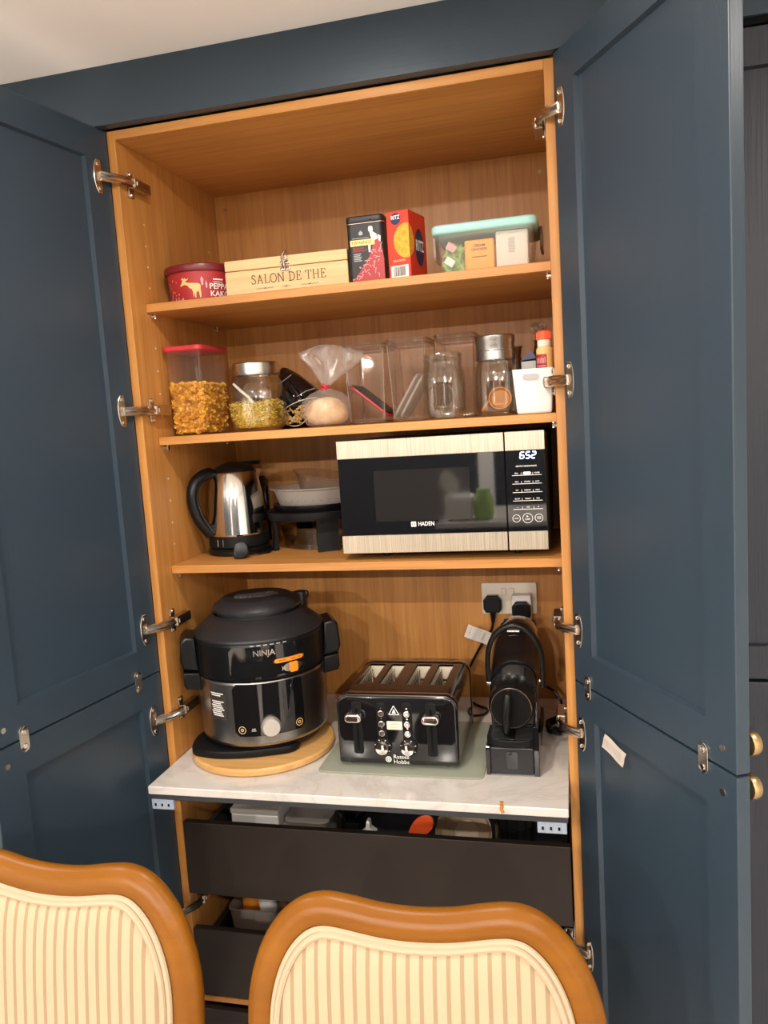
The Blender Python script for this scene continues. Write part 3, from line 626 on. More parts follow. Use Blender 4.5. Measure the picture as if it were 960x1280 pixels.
scatter(b, 1300, inside_j, .0045, 'strand'); b.lathe([(0, Z2 + .008), (.042, Z2 + .008), (.048, Z2 + .03), (.048, Z2 + .056), (0, Z2 + .060)], (.223, .15), 32, 1.6)
tag(b.build('short_pasta', 'pasta', None, (.223, .15, Z2 + .008), angle=180), 'short yellow pasta heaped in the silver lidded jar', 'pasta', kind='stuff')
t = thing('scoop', 'white plastic scoop leaning inside the jar of yellow pasta', 'scoop', (.225, .13, Z2 + .055))
B().tube([(.179, .122, Z2 + .108), (.195, .123, Z2 + .092), (.212, .124, Z2 + .076), (.224, .126, Z2 + .060)], [.0025, .0035, .0035, .004], 8, flat=.6).build('handle', 'white', t)
B().lathe([(0, Z2 + .048), (.011, Z2 + .05), (.013, Z2 + .062), (.0115, Z2 + .062), (.0095, Z2 + .052), (0, Z2 + .050)], (.232, .130), 20).build('bowl', 'white', t)

# dark pasta packet slumped behind the jar
t = thing('pasta_packet', 'open black packet of twisted pasta slumped beside the glass jar', 'packet', (.315, .27, Z2))
def pillow(b, P, y, th, n=7):
    c = Vector((sum(p[0] for p in P) / len(P), sum(p[1] for p in P) / len(P))); V = []; F = []; N = len(P)
    for s in (-1, 1):
        for k in range(n):
            q = k / n
            for p in P:
                w = c.lerp(Vector(p), 1 - q); V.append((w.x, y + s * th * math.sqrt(1 - (1 - q) ** 2) * (1 + .08 * sin(w.x * 300 + w.y * 210)), w.y))
        V.append((c.x, y + s * th, c.y)); o = (n * N + 1) * (0 if s < 0 else 1)
        for k in range(n - 1):
            for i in range(N): j = (i + 1) % N; F.append((o + k * N + i, o + k * N + j, o + k * N + N + j, o + k * N + N + i))
        for i in range(N): F.append((o + (n - 1) * N + i, o + (n - 1) * N + (i + 1) % N, o + n * N))
    b.sheet(V, F); bmesh.ops.remove_doubles(b.bm, verts=b.bm.verts[:], dist=1e-5); bmesh.ops.recalc_face_normals(b.bm, faces=b.bm.faces[:]); return b
P = smooth_curve([(.225, Z2 + .002), (.30, Z2 + .001), (.385, Z2 + .001), (.392, Z2 + .02), (.36, Z2 + .06), (.32, Z2 + .095), (.27, Z2 + .135), (.235, Z2 + .142), (.222, Z2 + .08)], 4, True)
pillow(B(), P, .275, .045).build('packet_film', 'blackg', t)
W_ = smooth_curve([(.258, Z2 + .012), (.294, Z2 + .008), (.332, Z2 + .045), (.346, Z2 + .064), (.31, Z2 + .066), (.256, Z2 + .046)], 4, True)
b = B(); random.seed(9)
for i in range(110):
    x = random.uniform(.256, .338); z = random.uniform(.010, .062)
    if z < .012 + max(0, (x - .294)) * 1.0 or z > .040 + (x - .256) * .30: continue
    a = random.uniform(-.9, 1.2); l = .014; y = .2225 + abs(x - .295) * .10 + random.uniform(-.003, .003)
    b.tube([(x + l * (k / 6 - .5) * cos(a), y + .0015 * cos(k * 2.1), Z2 + z + l * (k / 6 - .5) * sin(a) + .0015 * sin(k * 2.1)) for k in range(7)], .0026, 5)
stuff(b.build('twisted_pasta', 'spiral', t))
B().tube([(p.x, .226 + abs(p.x - .295) * .12, p.y) for p in W_], .0012, 6, True).build('window_edge', 'cream', t)
B().decal([disc(.368, Z2 + .017, .016, 16, .009)], lambda u, v: (u, .247 + abs(u - .36) * .4, v)).build('red_emblem', 'redprint', t)
B().tube([(.245, .231, Z2 + .105), (.262, .232, Z2 + .115), (.275, .240, Z2 + .125)], .0008, 5).tube([(.285, .232, Z2 + .072), (.312, .231, Z2 + .085), (.33, .242, Z2 + .09)], .0008, 5).build('packet_print', 'greyink', t)

# knotted bread bag
t = thing('bread_bag', 'knotted thin plastic bag of bread tied with a red tie', 'bag', (.393, .15, Z2))
def blob(prof, c, n, amp, seed, sy=1.0, mat=None):
    random.seed(seed); ph = [random.uniform(0, 6.28) for _ in range(9)]; b = B(); b.lathe(prof, (0, 0), n)
    for v in b.bm.verts:
        a = math.atan2(v.co.y, v.co.x); h = v.co.z * 70
        k = 1 + amp * (sin(3 * a + ph[0] + h) + .7 * sin(7 * a + ph[1] - h * .8) + .5 * sin(12 * a + ph[2] + h * .5))
        v.co.x *= k; v.co.y *= k * sy
    for v in b.bm.verts: v.co = (mat @ v.co if mat else v.co) + Vector(c)
    return b
bag_low = blob([(0, .001), (.034, .001), (.047, .006), (.054, .022), (.055, .042), (.050, .060), (.034, .072), (.014, .080), (.006, .085)], (.393, .15, Z2), 56, .022, 1, .95)
bag_low.build('bag_body', 'bag', t)
fan = blob([(.006, 0), (.016, .012), (.036, .034), (.056, .054), (.064, .064), (.054, .076), (.032, .086), (.012, .089), (0, .090)], (0, 0, 0), 64, .07, 4, .38, Matrix.Rotation(rad(12), 4, 'Y'))
for v in fan.bm.verts:
    if v.co.z > .03: v.co.x *= 1.10 + .12 * sin(v.co.z * 120); v.co.y += .006 * sin(v.co.x * 160 + v.co.z * 90)
    v.co += Vector((.393 + v.co.z * .09, .147, Z2 + .0845))
fan.build('bag_neck', 'bag', t)
b = B()
for i in range(3): b.tube([(.393 + .0085 * cos(k * pi / 6), .149 + .0085 * sin(k * pi / 6), Z2 + .0815 + .003 * i + .001 * sin(k + i)) for k in range(12)], .0022, 6, True)
b.tube([(.388, .141, Z2 + .084), (.392, .135, Z2 + .090), (.398, .136, Z2 + .084), (.394, .137, Z2 + .078), (.388, .139, Z2 + .082)], .0028, 7); b.build('tie', 'orangered' if False else 'red', t)
bun = blob([(0, .003), (.028, .004), (.043, .012), (.047, .026), (.041, .045), (.027, .057), (.010, .062), (0, .063)], (.393, .15, Z2 + .001), 40, .02, 8, .93)
t.location.y -= .035; t.location.x += .003
bun_o = tag(bun.build('bread_roll', 'bread', None, (.393, .15, Z2 + .004), angle=180), 'golden crusty bread inside the knotted plastic bag', 'bread'); bun_o.location.y -= .035; bun_o.location.x += .003

# three open clear canisters
def canister(x0, x1, y0, y1, zt, label):
    c = ((x0 + x1) / 2, (y0 + y1) / 2); hx, hy = (x1 - x0) / 2, (y1 - y0) / 2
    t = thing('clear_canister', label, 'canister', (c[0], c[1], Z2), 0, 'clear canisters on the second shelf')
    b = B(); b.taper(c, (hx - .007, hy - .006), (hx - .001, hy - .001), Z2 + .0005, zt - .012, .008, 3, True); b.taper(c, (hx - .009, hy - .008), (hx - .0075, hy - .007), Z2 + .004, Z2 + .012, .003, 2, True)
    b.build('canister_body', 'clearp', t)
    e = B()
    for sx in (-1, 1):
        for sy in (-1, 1): e.tube([(c[0] + sx * (hx - .0095), c[1] + sy * (hy - .0085), Z2 + .006), (c[0] + sx * (hx - .0035), c[1] + sy * (hy - .0035), zt - .014)], .0022, 8)
    e.tube([(a, d, Z2 + .004) for a, d in rrect(c[0] - hx + .0085, c[0] + hx - .0085, c[1] - hy + .0075, c[1] + hy - .0075, .008)], .0022, 8, True)
    e.build('moulded_edges', 'rim', t)
    b = B(); P = rrect(x0 + .001, x1 - .001, y0 + .001, y1 - .001, .012)
    for z, r in ((zt - .003, .0028), (zt - .012, .0022)): b.tube([(a, d, z) for a, d in P], r, 8, True)
    V = [(a, d, z) for z in (zt - .012, zt - .003) for a, d in P]; n = len(P); b.sheet(V, [(i, (i + 1) % n, n + (i + 1) % n, n + i) for i in range(n)])
    b.build('canister_rim', 'rim', t); return t
canister(.428, .523, .145, .280, 1.829, 'empty clear canister right behind the bread bag with a red edged lid inside')
canister(.5305, .6185, .125, .258, 1.831, 'middle clear canister with pale lids leaning inside it')
canister(.6205, .7125, .205, .345, 1.839, 'tallest clear canister, standing behind the empty glass jar')
t = thing('canister_lid', 'dark canister lid with a red edge leaning inside a clear canister', 'lid', (.48, .18, Z2 + .006))
Mx = Matrix.Translation((.480, .212, Z2 + .052)) @ Matrix.Rotation(rad(40), 4, 'Y')
B().box(-.052, .052, -.045, .045, -.0015, .003, .001, 1, Mx).build('lid_plate', 'blackm', t)
B().tube([Mx @ Vector((a, d, -.002)) for a, d in rrect(-.053, .053, -.047, .047, .012)], .0032, 8, True).build('red_seal', 'red', t)
for i, dx in enumerate((0, .011)):
    t = thing('canister_lid', ('outer' if i else 'inner') + ' of two pale clear lids leaning inside the middle canister', 'lid', (.57 + dx, .19, Z2 + .006))
    Mx = Matrix.Translation((.566 + dx * 1.3, .19, Z2 + .055)) @ Matrix.Rotation(rad(-58), 4, 'Y')
    B().box(-.050, .050, -.050, .050, -.0015, .0015, .001, 1, Mx).build('lid_plate', 'frost', t)
    B().tube([Mx @ Vector((a, d, 0)) for a, d in rrect(-.051, .051, -.051, .051, .012)], .0028, 8, True).build('lid_rim', 'frost', t)

t = thing('preserving_jar', 'empty open glass jar with a ring embossed on its front', 'jar', (.656, .099, Z2))
jar(t, .656, .099, .0435, [(.70, .0005), (.88, .004), (.97, .014), (1.0, .03), (1.0, .075), (.96, .094), (.90, .104), (.865, .112), (.865, .118), (.90, .119), (.90, .122), (.865, .123), (.865, .128), (.89, .129), (.89, .132), (.86, .134)], 1.2, 'glass')
b = B(); b.tube([(.656 + .026 * cos(i * pi / 14), .0545, Z2 + .048 + .026 * sin(i * pi / 14)) for i in range(28)], .0022, 6, True)
for i in range(9): a = rad(140 - i * 22); b.tube([(.656 + .019 * cos(a) + dx, .0555, Z2 + .048 + .019 * sin(a) + dz) for dx, dz in ((-.002, 0), (0, .002), (.002, 0))], .0012, 5)
b.build('embossed_ring', 'glass', t)

t = thing('lidded_jar', 'glass jar with a tall banded steel lid and a brown scoop inside', 'jar', (.762, .122, Z2))
jar(t, .762, .122, .0435, [(.74, .0005), (.90, .004), (.98, .012), (1.0, .03), (1.0, .085), (.95, .100), (.88, .110), (.88, .118)], 1.0, 'glass')
b = B(); b.lathe([(.036, Z2 + .113), (.0405, Z2 + .114), (.0405, Z2 + .131), (.0395, Z2 + .1325), (.0395, Z2 + .147), (.0408, Z2 + .149), (.0408, Z2 + .161), (.039, Z2 + .163), (0, Z2 + .163)], (.762, .122), 48); b.build('lid', 'dsteel', t)
B().tube([(.762 + .0408 * cos(i * pi / 20), .122 + .0408 * sin(i * pi / 20), Z2 + .132) for i in range(40)], .0008, 5, True).build('lid_band', 'polished', t)
t = thing('wooden_scoop', 'rust brown wooden scoop lying in the steel lidded jar', 'scoop', (.765, .122, Z2 + .008))
Mx = Matrix.Translation((.770, .103, Z2 + .035)) @ Matrix.Rotation(rad(78), 4, 'X')
B().lathe([(0, -.004), (.018, -.004), (.0235, 0), (.0235, .006), (.021, .006), (.018, .0), (0, -.001)], n=32, mat=Mx).build('scoop_bowl', 'rust', t)
B().tube([(.752, .104, Z2 + .034), (.741, .106, Z2 + .022), (.733, .108, Z2 + .012)], [.005, .0055, .005], 8, flat=.6).build('handle', 'rust', t)

t = thing('white_basket', 'small white plastic basket at the right end of the second shelf', 'basket', (.838, .165, Z2))
c = (.8385, .165)
b = B(); b.taper(c, (.034, .085), (.0405, .095), Z2 + .0005, Z2 + .089, .004, 2, True); b.taper(c, (.032, .083), (.0385, .093), Z2 + .003, Z2 + .089, .003, 2, True); b.build('basket_body', 'white', t)
B().prism(rrect(.818, .850, Z2 + .068, Z2 + .079, .0054), .0688, .0702, 'xz').build('grip_slot', 'greyink', t)
t = thing('carton', 'small grey carton with a black peaked top standing in the white basket', 'carton', (.828, .155, Z2 + .0035))
B().box(.813, .843, .135, .175, Z2 + .0035, Z2 + .108, .001, 1).build('carton_body', 'greyink', t)
B().prism([(.811, Z2 + .1085), (.845, Z2 + .112), (.835, Z2 + .1295)], .132, .178, 'xz', .0008).build('carton_top', 'navyink', t)
t = thing('sauce_bottle', 'small bottle with a bright orange cap and red label in the white basket', 'bottle', (.861, .125, Z2 + .0035))
B().lathe([(0, Z2 + .0035), (.0155, Z2 + .0035), (.0165, Z2 + .006), (.0165, Z2 + .128), (.012, Z2 + .135), (.0115, Z2 + .148), (0, Z2 + .148)], (.861, .125), 32).build('bottle_body', 'goldink', t)
B().lathe([(.0118, Z2 + .134), (.0135, Z2 + .134), (.0135, Z2 + .147), (0, Z2 + .147)], (.861, .125), 32).build('neck', 'paper', t)
b = B(); b.lathe([(.011, Z2 + .146), (.0148, Z2 + .147), (.0148, Z2 + .162), (.013, Z2 + .1645), (0, Z2 + .1645)], (.861, .125), 32)
for i in range(24): a = i * pi / 12; b.tube([(.861 + .0148 * cos(a), .125 + .0148 * sin(a), Z2 + .148), (.861 + .0148 * cos(a), .125 + .0148 * sin(a), Z2 + .161)], .0008, 4)
b.build('cap', 'orangered', t)
f = wrap(.861, .125, .0169); B().decal([rect(-75, 15, Z2 + .084, Z2 + .118, 10)], f).build('label', 'redprint', t)
B().decal([rect(-66 + i * 11, -60 + i * 11, Z2 + .100, Z2 + .112 - .002 * (i % 2)) for i in range(7)] + [rect(-70, 10, Z2 + .0935, Z2 + .0955, 8)], wrap(.861, .125, .0172)).build('label_print', 'pinkink', t)
t = thing('heart_decanter', 'dark glass bottle with a clear heart stopper behind the orange cap', 'bottle', (.845, .30, Z2))
B().lathe([(0, Z2 + .0005), (.026, Z2 + .001), (.030, Z2 + .01), (.031, Z2 + .10), (.026, Z2 + .125), (.013, Z2 + .138), (.011, Z2 + .158), (.0135, Z2 + .162)], (.845, .30), 36).build('bottle_body', 'dglass', t)
H = [(.0145 * sin(a) ** 3, (.0125 * cos(a) - .0048 * cos(2 * a) - .0018 * cos(3 * a))) for a in [i * pi / 20 for i in range(40)]]
b = B(); b.tube([(.845 + a, .30, Z2 + .186 + c_) for a, c_ in H], .0042, 8, True); b.cyl((.845, .30, Z2 + .150), (.845, .30, Z2 + .172), .007, .009, 16); b.prism(H_ := [(.845 + a * .8, Z2 + .186 + c_ * .8) for a, c_ in H], .297, .303, 'xz'); b.build('heart_stopper', 'rim', t)
t = thing('glass_jug', 'dark glass jug with a flared lip behind the white basket', 'jug', (.800, .30, Z2))
B().lathe([(0, Z2 + .0005), (.018, Z2 + .001), (.0205, Z2 + .01), (.0205, Z2 + .09), (.016, Z2 + .115), (.013, Z2 + .13), (.0155, Z2 + .146), (.0185, Z2 + .152)], (.790, .30), 36).build('jug_body', 'dglass', t)
B().tube([(.772, .29, Z2 + .145), (.768, .285, Z2 + .12), (.772, .285, Z2 + .09)], .003, 8).build('handle', 'dglass', t)

# ---------------------------------------------------------------- third shelf
kx, ky = .112, .232
t = thing('electric_kettle', 'polished steel electric kettle with a black loop handle on the third shelf', 'kettle', (kx, ky, Z3))
B().lathe([(0, Z3 + .0005), (.072, Z3 + .0005), (.076, Z3 + .004), (.076, Z3 + .012), (.070, Z3 + .017), (0, Z3 + .017)], (kx, ky), 56).build('power_base', 'black', t)
B().lathe([(0, Z3 + .018), (.070, Z3 + .018), (.0725, Z3 + .021), (.0715, Z3 + .046), (.069, Z3 + .047)], (kx, ky), 56).build('collar', 'blackm', t)
B().lathe([(.0695, Z3 + .045), (.0705, Z3 + .050), (.069, Z3 + .09), (.0655, Z3 + .135), (.060, Z3 + .170), (.052, Z3 + .194), (.0505, Z3 + .197)], (kx, ky), 64).build('kettle_body', 'polished', t)
B().lathe([(.051, Z3 + .196), (.050, Z3 + .200), (.044, Z3 + .208), (.030, Z3 + .214), (.016, Z3 + .219), (0, Z3 + .221)], (kx, ky), 48).build('lid', 'black', t)
hd = Vector((-.66, -.75, 0)).normalized()
K = lambda r, z: Vector((kx, ky, Z3 + z)) + hd * r
b = B(); b.tube(smooth_curve([K(.046, .197), K(.070, .196), K(.096, .182), K(.108, .155), K(.108, .125), K(.098, .092), K(.082, .066), K(.072, .052)], 5), [.009] * 3 + [.0125] * 33, 12, flat=1.15)
b.tube([K(.072, .075), K(.071, .060), K(.0725, .048)], [.010, .012, .012], 10); b.build('handle', 'black', t)
sd = -hd
b = B(); Q = [Vector((kx, ky, Z3 + z)) + sd * r + Vector((-sd.y, sd.x, 0)) * wv for r, z, wv in ((.050, .196, -.018), (.072, .199, 0), (.050, .196, .018), (.058, .160, -.008), (.060, .150, 0), (.058, .160, .008))]
b.sheet(Q, [(0, 1, 4, 3), (1, 2, 5, 4), (0, 2, 1)]); b.build('spout', 'polished', t)
b = B()
for r in (-6, 6): a = math.atan2(hd.y, hd.x) + rad(r + 28); b.box(kx + .0705 * cos(a), kx + .0735 * cos(a), ky + .0735 * sin(a), ky + .0705 * sin(a), Z3 + .024, Z3 + .040)
b.build('water_marks', 'greyink', t)
t = thing('kettle_plug', 'black rounded mains plug lying in front of the steel kettle', 'plug', (.158, .135, Z3))
Mx = Matrix.Translation((.158, .133, Z3 + .0195)) @ Matrix.Rotation(rad(18), 4, 'Z') @ Matrix.Rotation(rad(-8), 4, 'X')
B().prism(smooth_curve([(-.017, -.012), (-.010, -.0185), (.008, -.0185), (.018, -.008), (.017, .012), (.006, .0185), (-.012, .016)], 4, True), -.009, .012, 'xz', .003, 3, Mx).build('plug_body', 'black', t)
B().tube([(.165, .150, Z3 + .012), (.185, .175, Z3 + .005), (.200, .20, Z3 + .004), (.193, .235, Z3 + .004), (.187, .250, Z3 + .006)], .0033, 8).build('cable', 'black', t)

t = thing('french_press', 'dark glass coffee press standing behind the steel kettle', 'coffee press', (.078, .392, Z3))
B().lathe([(0, Z3 + .0005), (.044, Z3 + .0005), (.046, Z3 + .004), (.046, Z3 + .145), (.048, Z3 + .15)], (.078, .392), 40).build('beaker', 'dglass', t)
B().lathe([(.0495, Z3 + .146), (.0505, Z3 + .150), (.0505, Z3 + .163), (.044, Z3 + .172), (0, Z3 + .174)], (.078, .392), 40).build('lid', 'black', t)
b = B(); b.lathe([(.047, Z3 + .09), (.0485, Z3 + .092), (.0485, Z3 + .104), (.047, Z3 + .106)], (.078, .392), 40)
for i in range(4): a = rad(20 + 90 * i); b.tube([(.078 + .0475 * cos(a), .392 + .0475 * sin(a), Z3 + z) for z in (.002, .05, .146)], .0028, 6)
b.build('cage', 'black', t)
b = B(); b.tube([(.078, .392, Z3 + .172), (.078, .392, Z3 + .205)], .0025, 8); b.lathe([(0, Z3 + .203), (.026, Z3 + .203), (.028, Z3 + .207), (.026, Z3 + .213), (0, Z3 + .214)], (.090, .385), 24); b.build('plunger_knob', 'black', t)
B().tube([(.122, .378, Z3 + .145), (.131, .372, Z3 + .13), (.131, .372, Z3 + .06), (.121, .378, Z3 + .04)], .005, 8).build('handle', 'black', t)

rx, ry = .292, .312
t = thing('grill_stand', 'round black stand on curved legs beside the microwave', 'stand', (rx, ry, Z3))
B().lathe([(0, Z3 + .079), (.116, Z3 + .079), (.120, Z3 + .073), (.1235, Z3 + .073), (.1265, Z3 + .079), (.1265, Z3 + .092), (.123, Z3 + .094), (.116, Z3 + .086), (0, Z3 + .086)], (rx, ry), 64).build('stand_plate', 'blackm', t)
for a, wd in ((-138, .008), (-62, .026), (60, .02), (128, .02)):
    a = rad(a); u = Vector((cos(a), sin(a), 0)); v = Vector((-sin(a), cos(a), 0)); c = Vector((rx, ry, 0)) + u * .112
    prof = [(0, .0005), (.012, .0005), (.010, .02), (.007, .045), (.009, .065), (.013, .078), (0, .078)]
    b = B(); V = [c + u * p + v * s + Vector((0, 0, Z3 + q)) for s in (-wd, wd) for p, q in prof]; n = len(prof)
    b.sheet(V, [tuple(range(n)), tuple(range(2 * n - 1, n - 1, -1))] + [(i, n + i, n + (i + 1) % n, (i + 1) % n) for i in range(n)]); bmesh.ops.recalc_face_normals(b.bm, faces=b.bm.faces[:])
    b.build('leg', 'blackm', t, smooth=False)
t = thing('crisper_plate', 'shallow black dish resting on the round black stand', 'dish', (rx, ry, Z3 + .0945))
B().lathe([(0, Z3 + .0865), (.098, Z3 + .0865), (.107, Z3 + .098), (.1085, Z3 + .109), (.106, Z3 + .109), (.098, Z3 + .092), (0, Z3 + .091)], (rx, ry), 56).build('dish_body', 'black', t)
t = thing('colander', 'frosted white colander with a row of drain holes on the black dish', 'colander', (rx, ry, Z3 + .0925))
b = B(); b.lathe([(0, Z3 + .0925), (.088, Z3 + .0925), (.094, Z3 + .098), (.108, Z3 + .142), (.118, Z3 + .146), (.1185, Z3 + .149), (.108, Z3 + .147), (.092, Z3 + .100), (.086, Z3 + .096), (0, Z3 + .096)], (rx + .004, ry), 64); b.build('colander_body', 'frost', t)
b = B()
for z, m_ in ((.1075, 0), (.119, .5)):
    for i in range(34):
        a = 2 * pi * (i + m_) / 34; R = .0942 + (z - .098) * .318 + .0006; p = Vector((rx + .004 + R * cos(a), ry + R * sin(a), Z3 + z)); d = Vector((cos(a), sin(a), -.2)).normalized()
        b.cyl(p - d * .0006, p + d * .0003, .0016 if m_ == 0 else .0009, n=8)
stuff(b.build('drain_holes', 'dark', t))
t = thing('clear_bowl', 'clear plastic bowl tilted inside the frosted colander', 'bowl', (rx + .01, ry, Z3 + .105))
Mx = Matrix.Translation((rx + .022, ry + .004, Z3 + .112)) @ Matrix.Rotation(rad(11), 4, 'Y')
B().lathe([(0, 0), (.05, 0), (.062, .006), (.084, .058), (.090, .060), (.0905, .062), (.083, .061), (.06, .008), (.05, .003), (0, .003)], n=56, mat=Mx).build('bowl_body', 'clearp', t)
t = thing('glass_dish', 'ribbed clear glass dish tucked underneath the black stand', 'dish', (rx, ry, Z3))
b = B(); b.lathe([(0, Z3 + .0005), (.080, Z3 + .0005), (.086, Z3 + .004), (.094, Z3 + .05), (.097, Z3 + .054), (.092, Z3 + .053), (.083, Z3 + .008), (0, Z3 + .004)], (rx, ry), 64)
for z in (.004, .008, .012): b.tube([(rx + (.085 + z * .17) * cos(i * pi / 32), ry + (.085 + z * .17) * sin(i * pi / 32), Z3 + z) for i in range(64)], .0012, 5, True)
b.build('dish_body', 'glass', t)

# microwave
mx0, mx1, my, mz0, mz1 = .4215, .8555, .08, 1.3795, 1.6215
t = thing('microwave', 'black microwave with brushed steel bands filling the right of the third shelf', 'microwave', (.638, .08, Z3))
B().box(mx0 + .004, mx1 + .004, my + .018, .420, mz0 + .003, mz1 - .003, .003).build('case', 'black', t)
gx = .7755
dr = B().box(mx0, gx - .0012, my, my + .019, mz0, mz1, .002).build('door', 'blackg', t)
for z0, z1 in ((mz1 - .0385, mz1), (mz0, mz0 + .0385)):
    B().box(mx0 - .0004, gx - .0012, my - .0014, my + .0005, z0, z1, .0006, 1).build('steel_band', 'steelv', dr)
B().box(mx0 + .001, gx - .0016, my - .0008, my + .0006, mz0 + .039, mz1 - .039).build('door_glass', 'mwglass', dr)
B().decal([rect(.499, .702, 1.447, 1.555)], front(my - .00095)).build('window_mesh', 'mesh', dr)
B().decal([T('HADEN', .0125, .6065, 1.4395, bold=.015, xs=.82)], front(my - .0011)).decal([poly(rrect(.574, .585, 1.434, 1.445, .0015))], front(my - .0011)).build('lettering', 'whiteink', dr)
B().decal([stroke([(.5767, 1.4425), (.5767, 1.4368)], .0009), stroke([(.5822, 1.4425), (.5822, 1.4368)], .0009), stroke([(.5767, 1.4397), (.5822, 1.4397)], .0009)], front(my - .0013)).build('emblem_mark', 'ink', dr)
cp = B().box(gx + .0012, mx1, my, my + .019, mz0, mz1, .002).build('control_panel', 'blackg', t)
for z0, z1 in ((mz1 - .0385, mz1), (mz0, mz0 + .0385)):
    B().box(gx + .0012, mx1 + .0004, my - .0014, my + .0005, z0, z1, .0006, 1).build('steel_band', 'steelv', cp)
B().box(gx + .0016, mx1 - .001, my - .0008, my + .0006, mz0 + .039, mz1 - .039).build('panel_glass', 'mwglass', cp)
SEG = {'6': 'afgedc', '5': 'afgcd', '2': 'abged'}
sh = []
for i, ch in enumerate('652'):
    ox = .8055 + i * .0115; oz = 1.5665; wd, hh = .0075, .0128
    X = lambda a, c: (ox + a * wd + c * hh * .16, oz + c * hh)
    sg = dict(a=((.08, 1), (.92, 1)), d=((.08, 0), (.92, 0)), g=((.08, .5), (.92, .5)), f=((0, .56), (0, .94)), e=((0, .06), (0, .44)), b=((1, .56), (1, .94)), c=((1, .06), (1, .44)))
    for s in SEG[ch]: sh.append(stroke([X(*sg[s][0]), X(*sg[s][1])], .0022))
B().decal(sh, front(my - .0011)).build('display_digits', 'screen', cp)
sh = [T('AIR FRY MICROWAVE', .0043, .8175, 1.5508, bold=.02, xs=1.0)]
rows = [('GRILL', '', 'POWER'), ('GRILL', 'CONVEC', 'AUTO'), ('FRY', 'DEFROST', 'MENU'), ('CLOCK', 'WEIGHT', 'TIME'), ('-', 'ADD', '+')]
for r, names in enumerate(rows):
    z = 1.5325 - r * .0173
    sh.append(rect(.7885, .8475, z - .0005, z + .0005))
    for x in (.8065, .8295): sh.append(rect(x, x + .0008, z, z + .0055))
    for x, s in zip((.7975, .8185, .8385), names):
        if s: sh.append(T(s, .0034 if len(s) > 1 else .006, x, z + .0042, bold=.02, xs=.9))
sh += [poly(rrect(.8105, .8265, 1.5335, 1.5395, .003))]
for x, r in ((.794, .0080), (.8165, .0103), (.839, .0083)): sh.append(ring(x, 1.4447, r, .0009))
sh += [poly([(.8145, 1.4463), (.8145, 1.4505), (.8185, 1.4484)]), T('START', .0038, .8165, 1.4425, bold=.02), T('STOP', .0032, .794, 1.4447, bold=.02), T('QUICK', .0028, .839, 1.4465, bold=.02), T('COOK', .0028, .839, 1.4432, bold=.02)]
stuff(B().decal(sh, front(my - .0011)).build('panel_lettering', 'whiteink', cp))
for x in (.505, .79):
    for y in (.135, .37): B().cyl((x, y, Z3 + .0005), (x, y, mz0 + .005), .0075, .009, 16).build('foot', 'black', t)

# ---------------------------------------------------------------- on the worktop
t = thing('round_board', 'round wooden board underneath the big black multicooker', 'board', (.195, .092, ZC))
B().lathe([(0, ZC + .0005), (.158, ZC + .0005), (.163, ZC + .005), (.163, ZC + .014), (.159, ZC + .018), (0, ZC + .018)], (.195, .092), 72).build('board_disc', 'boardwood', t)

nz = .9485; ncx, ncy = .190, .125; YAW = rad(27)
t = thing('multicooker', 'large round black and steel pressure multicooker with side handles on a wooden board', 'multicooker', (ncx, ncy, nz), YAW)
LB = lambda: B()
bl = lambda b, n, m, p=t, **k: b.build(n, m, p, local=True, **k)
bl(B().prism(smooth_curve([(-.150, .02), (-.172, -.055), (-.150, -.088), (-.10, -.118), (-.02, -.135), (.06, -.12), (.06, .04), (-.09, .05)], 5, True), .0002, .018, 'xy', .004), 'base_plate', 'blackm')
bl(B().lathe([(0, .001), (.112, .001), (.128, .010), (.138, .024), (.1415, .030)], n=72), 'base_ring', 'blackm')
bl(B().lathe([(.1425, .028), (.1445, .034), (.1455, .166), (.1435, .170)], n=96), 'steel_body', 'dsteel')
bl(B().lathe([(.1425, .168), (.1425, .176)], n=72), 'seam', 'dark')
bl(B().lathe([(.1435, .174), (.1465, .177), (.148, .25), (.146, .258)], n=96), 'lid_wall', 'black')
lid = bl(B().lathe([(.1465, .2545), (.1485, .2585), (.1475, .263), (.130, .277), (.105, .296), (.099, .298), (.099, .3)], n=96), 'lid_cone', 'charcoal')
bl(B().lathe([(.092, .296), (.092, .305), (.1005, .307), (.1005, .313), (.095, .320), (.080, .330), (.074, .332), (.040, .333), (0, .333)], n=72), 'lid_cap', 'charcoal')
sh = []
for i in range(6):
    wd = (.040, .047, .050, .050, .047, .038)[i]; y = .032 - i * .0085
    x = -wd
    while x < wd - .004: l = random.uniform(.004, .012); sh.append(rect(x, min(x + l, wd), y, y + .0026)); x += l + .0025
stuff(bl(B().decal(sh, lambda u, v: (u, v - .02, .3334)), 'lid_small_print', 'greyink'))
bl(B().cyl((.108, .055, .275), (.108, .055, .318), .016, .014, 20, .003).box(.088, .128, .050, .066, .300, .317, .004), 'steam_valve', 'charcoal')
for s in (-1, 1):
    h = B(); V = [(.140, .182), (.176, .190), (.1815, .206), (.1775, .250), (.165, .262), (.146, .258), (.143, .20)] if s < 0 else [(.140, .180), (.176, .184), (.182, .20), (.179, .252), (.166, .262), (.146, .258), (.143, .20)]
    h.prism([(s * a, c) for a, c in V], -.042, .042, 'xz', .005)
    hh = bl(h, 'side_handle', 'black')
    bl(B().prism([(s * a, c) for a, c in [(.139, .136), (.172, .142), (.177, .152), (.176, .181), (.141, .177)]], -.040, .040, 'xz', .004), 'lower_grip', 'black')
R1 = .1468
f1 = wrap(0, 0, R1 + .0012); f2 = wrap(0, 0, R1 + .0020); f3 = wrap(0, 0, R1 + .0032)
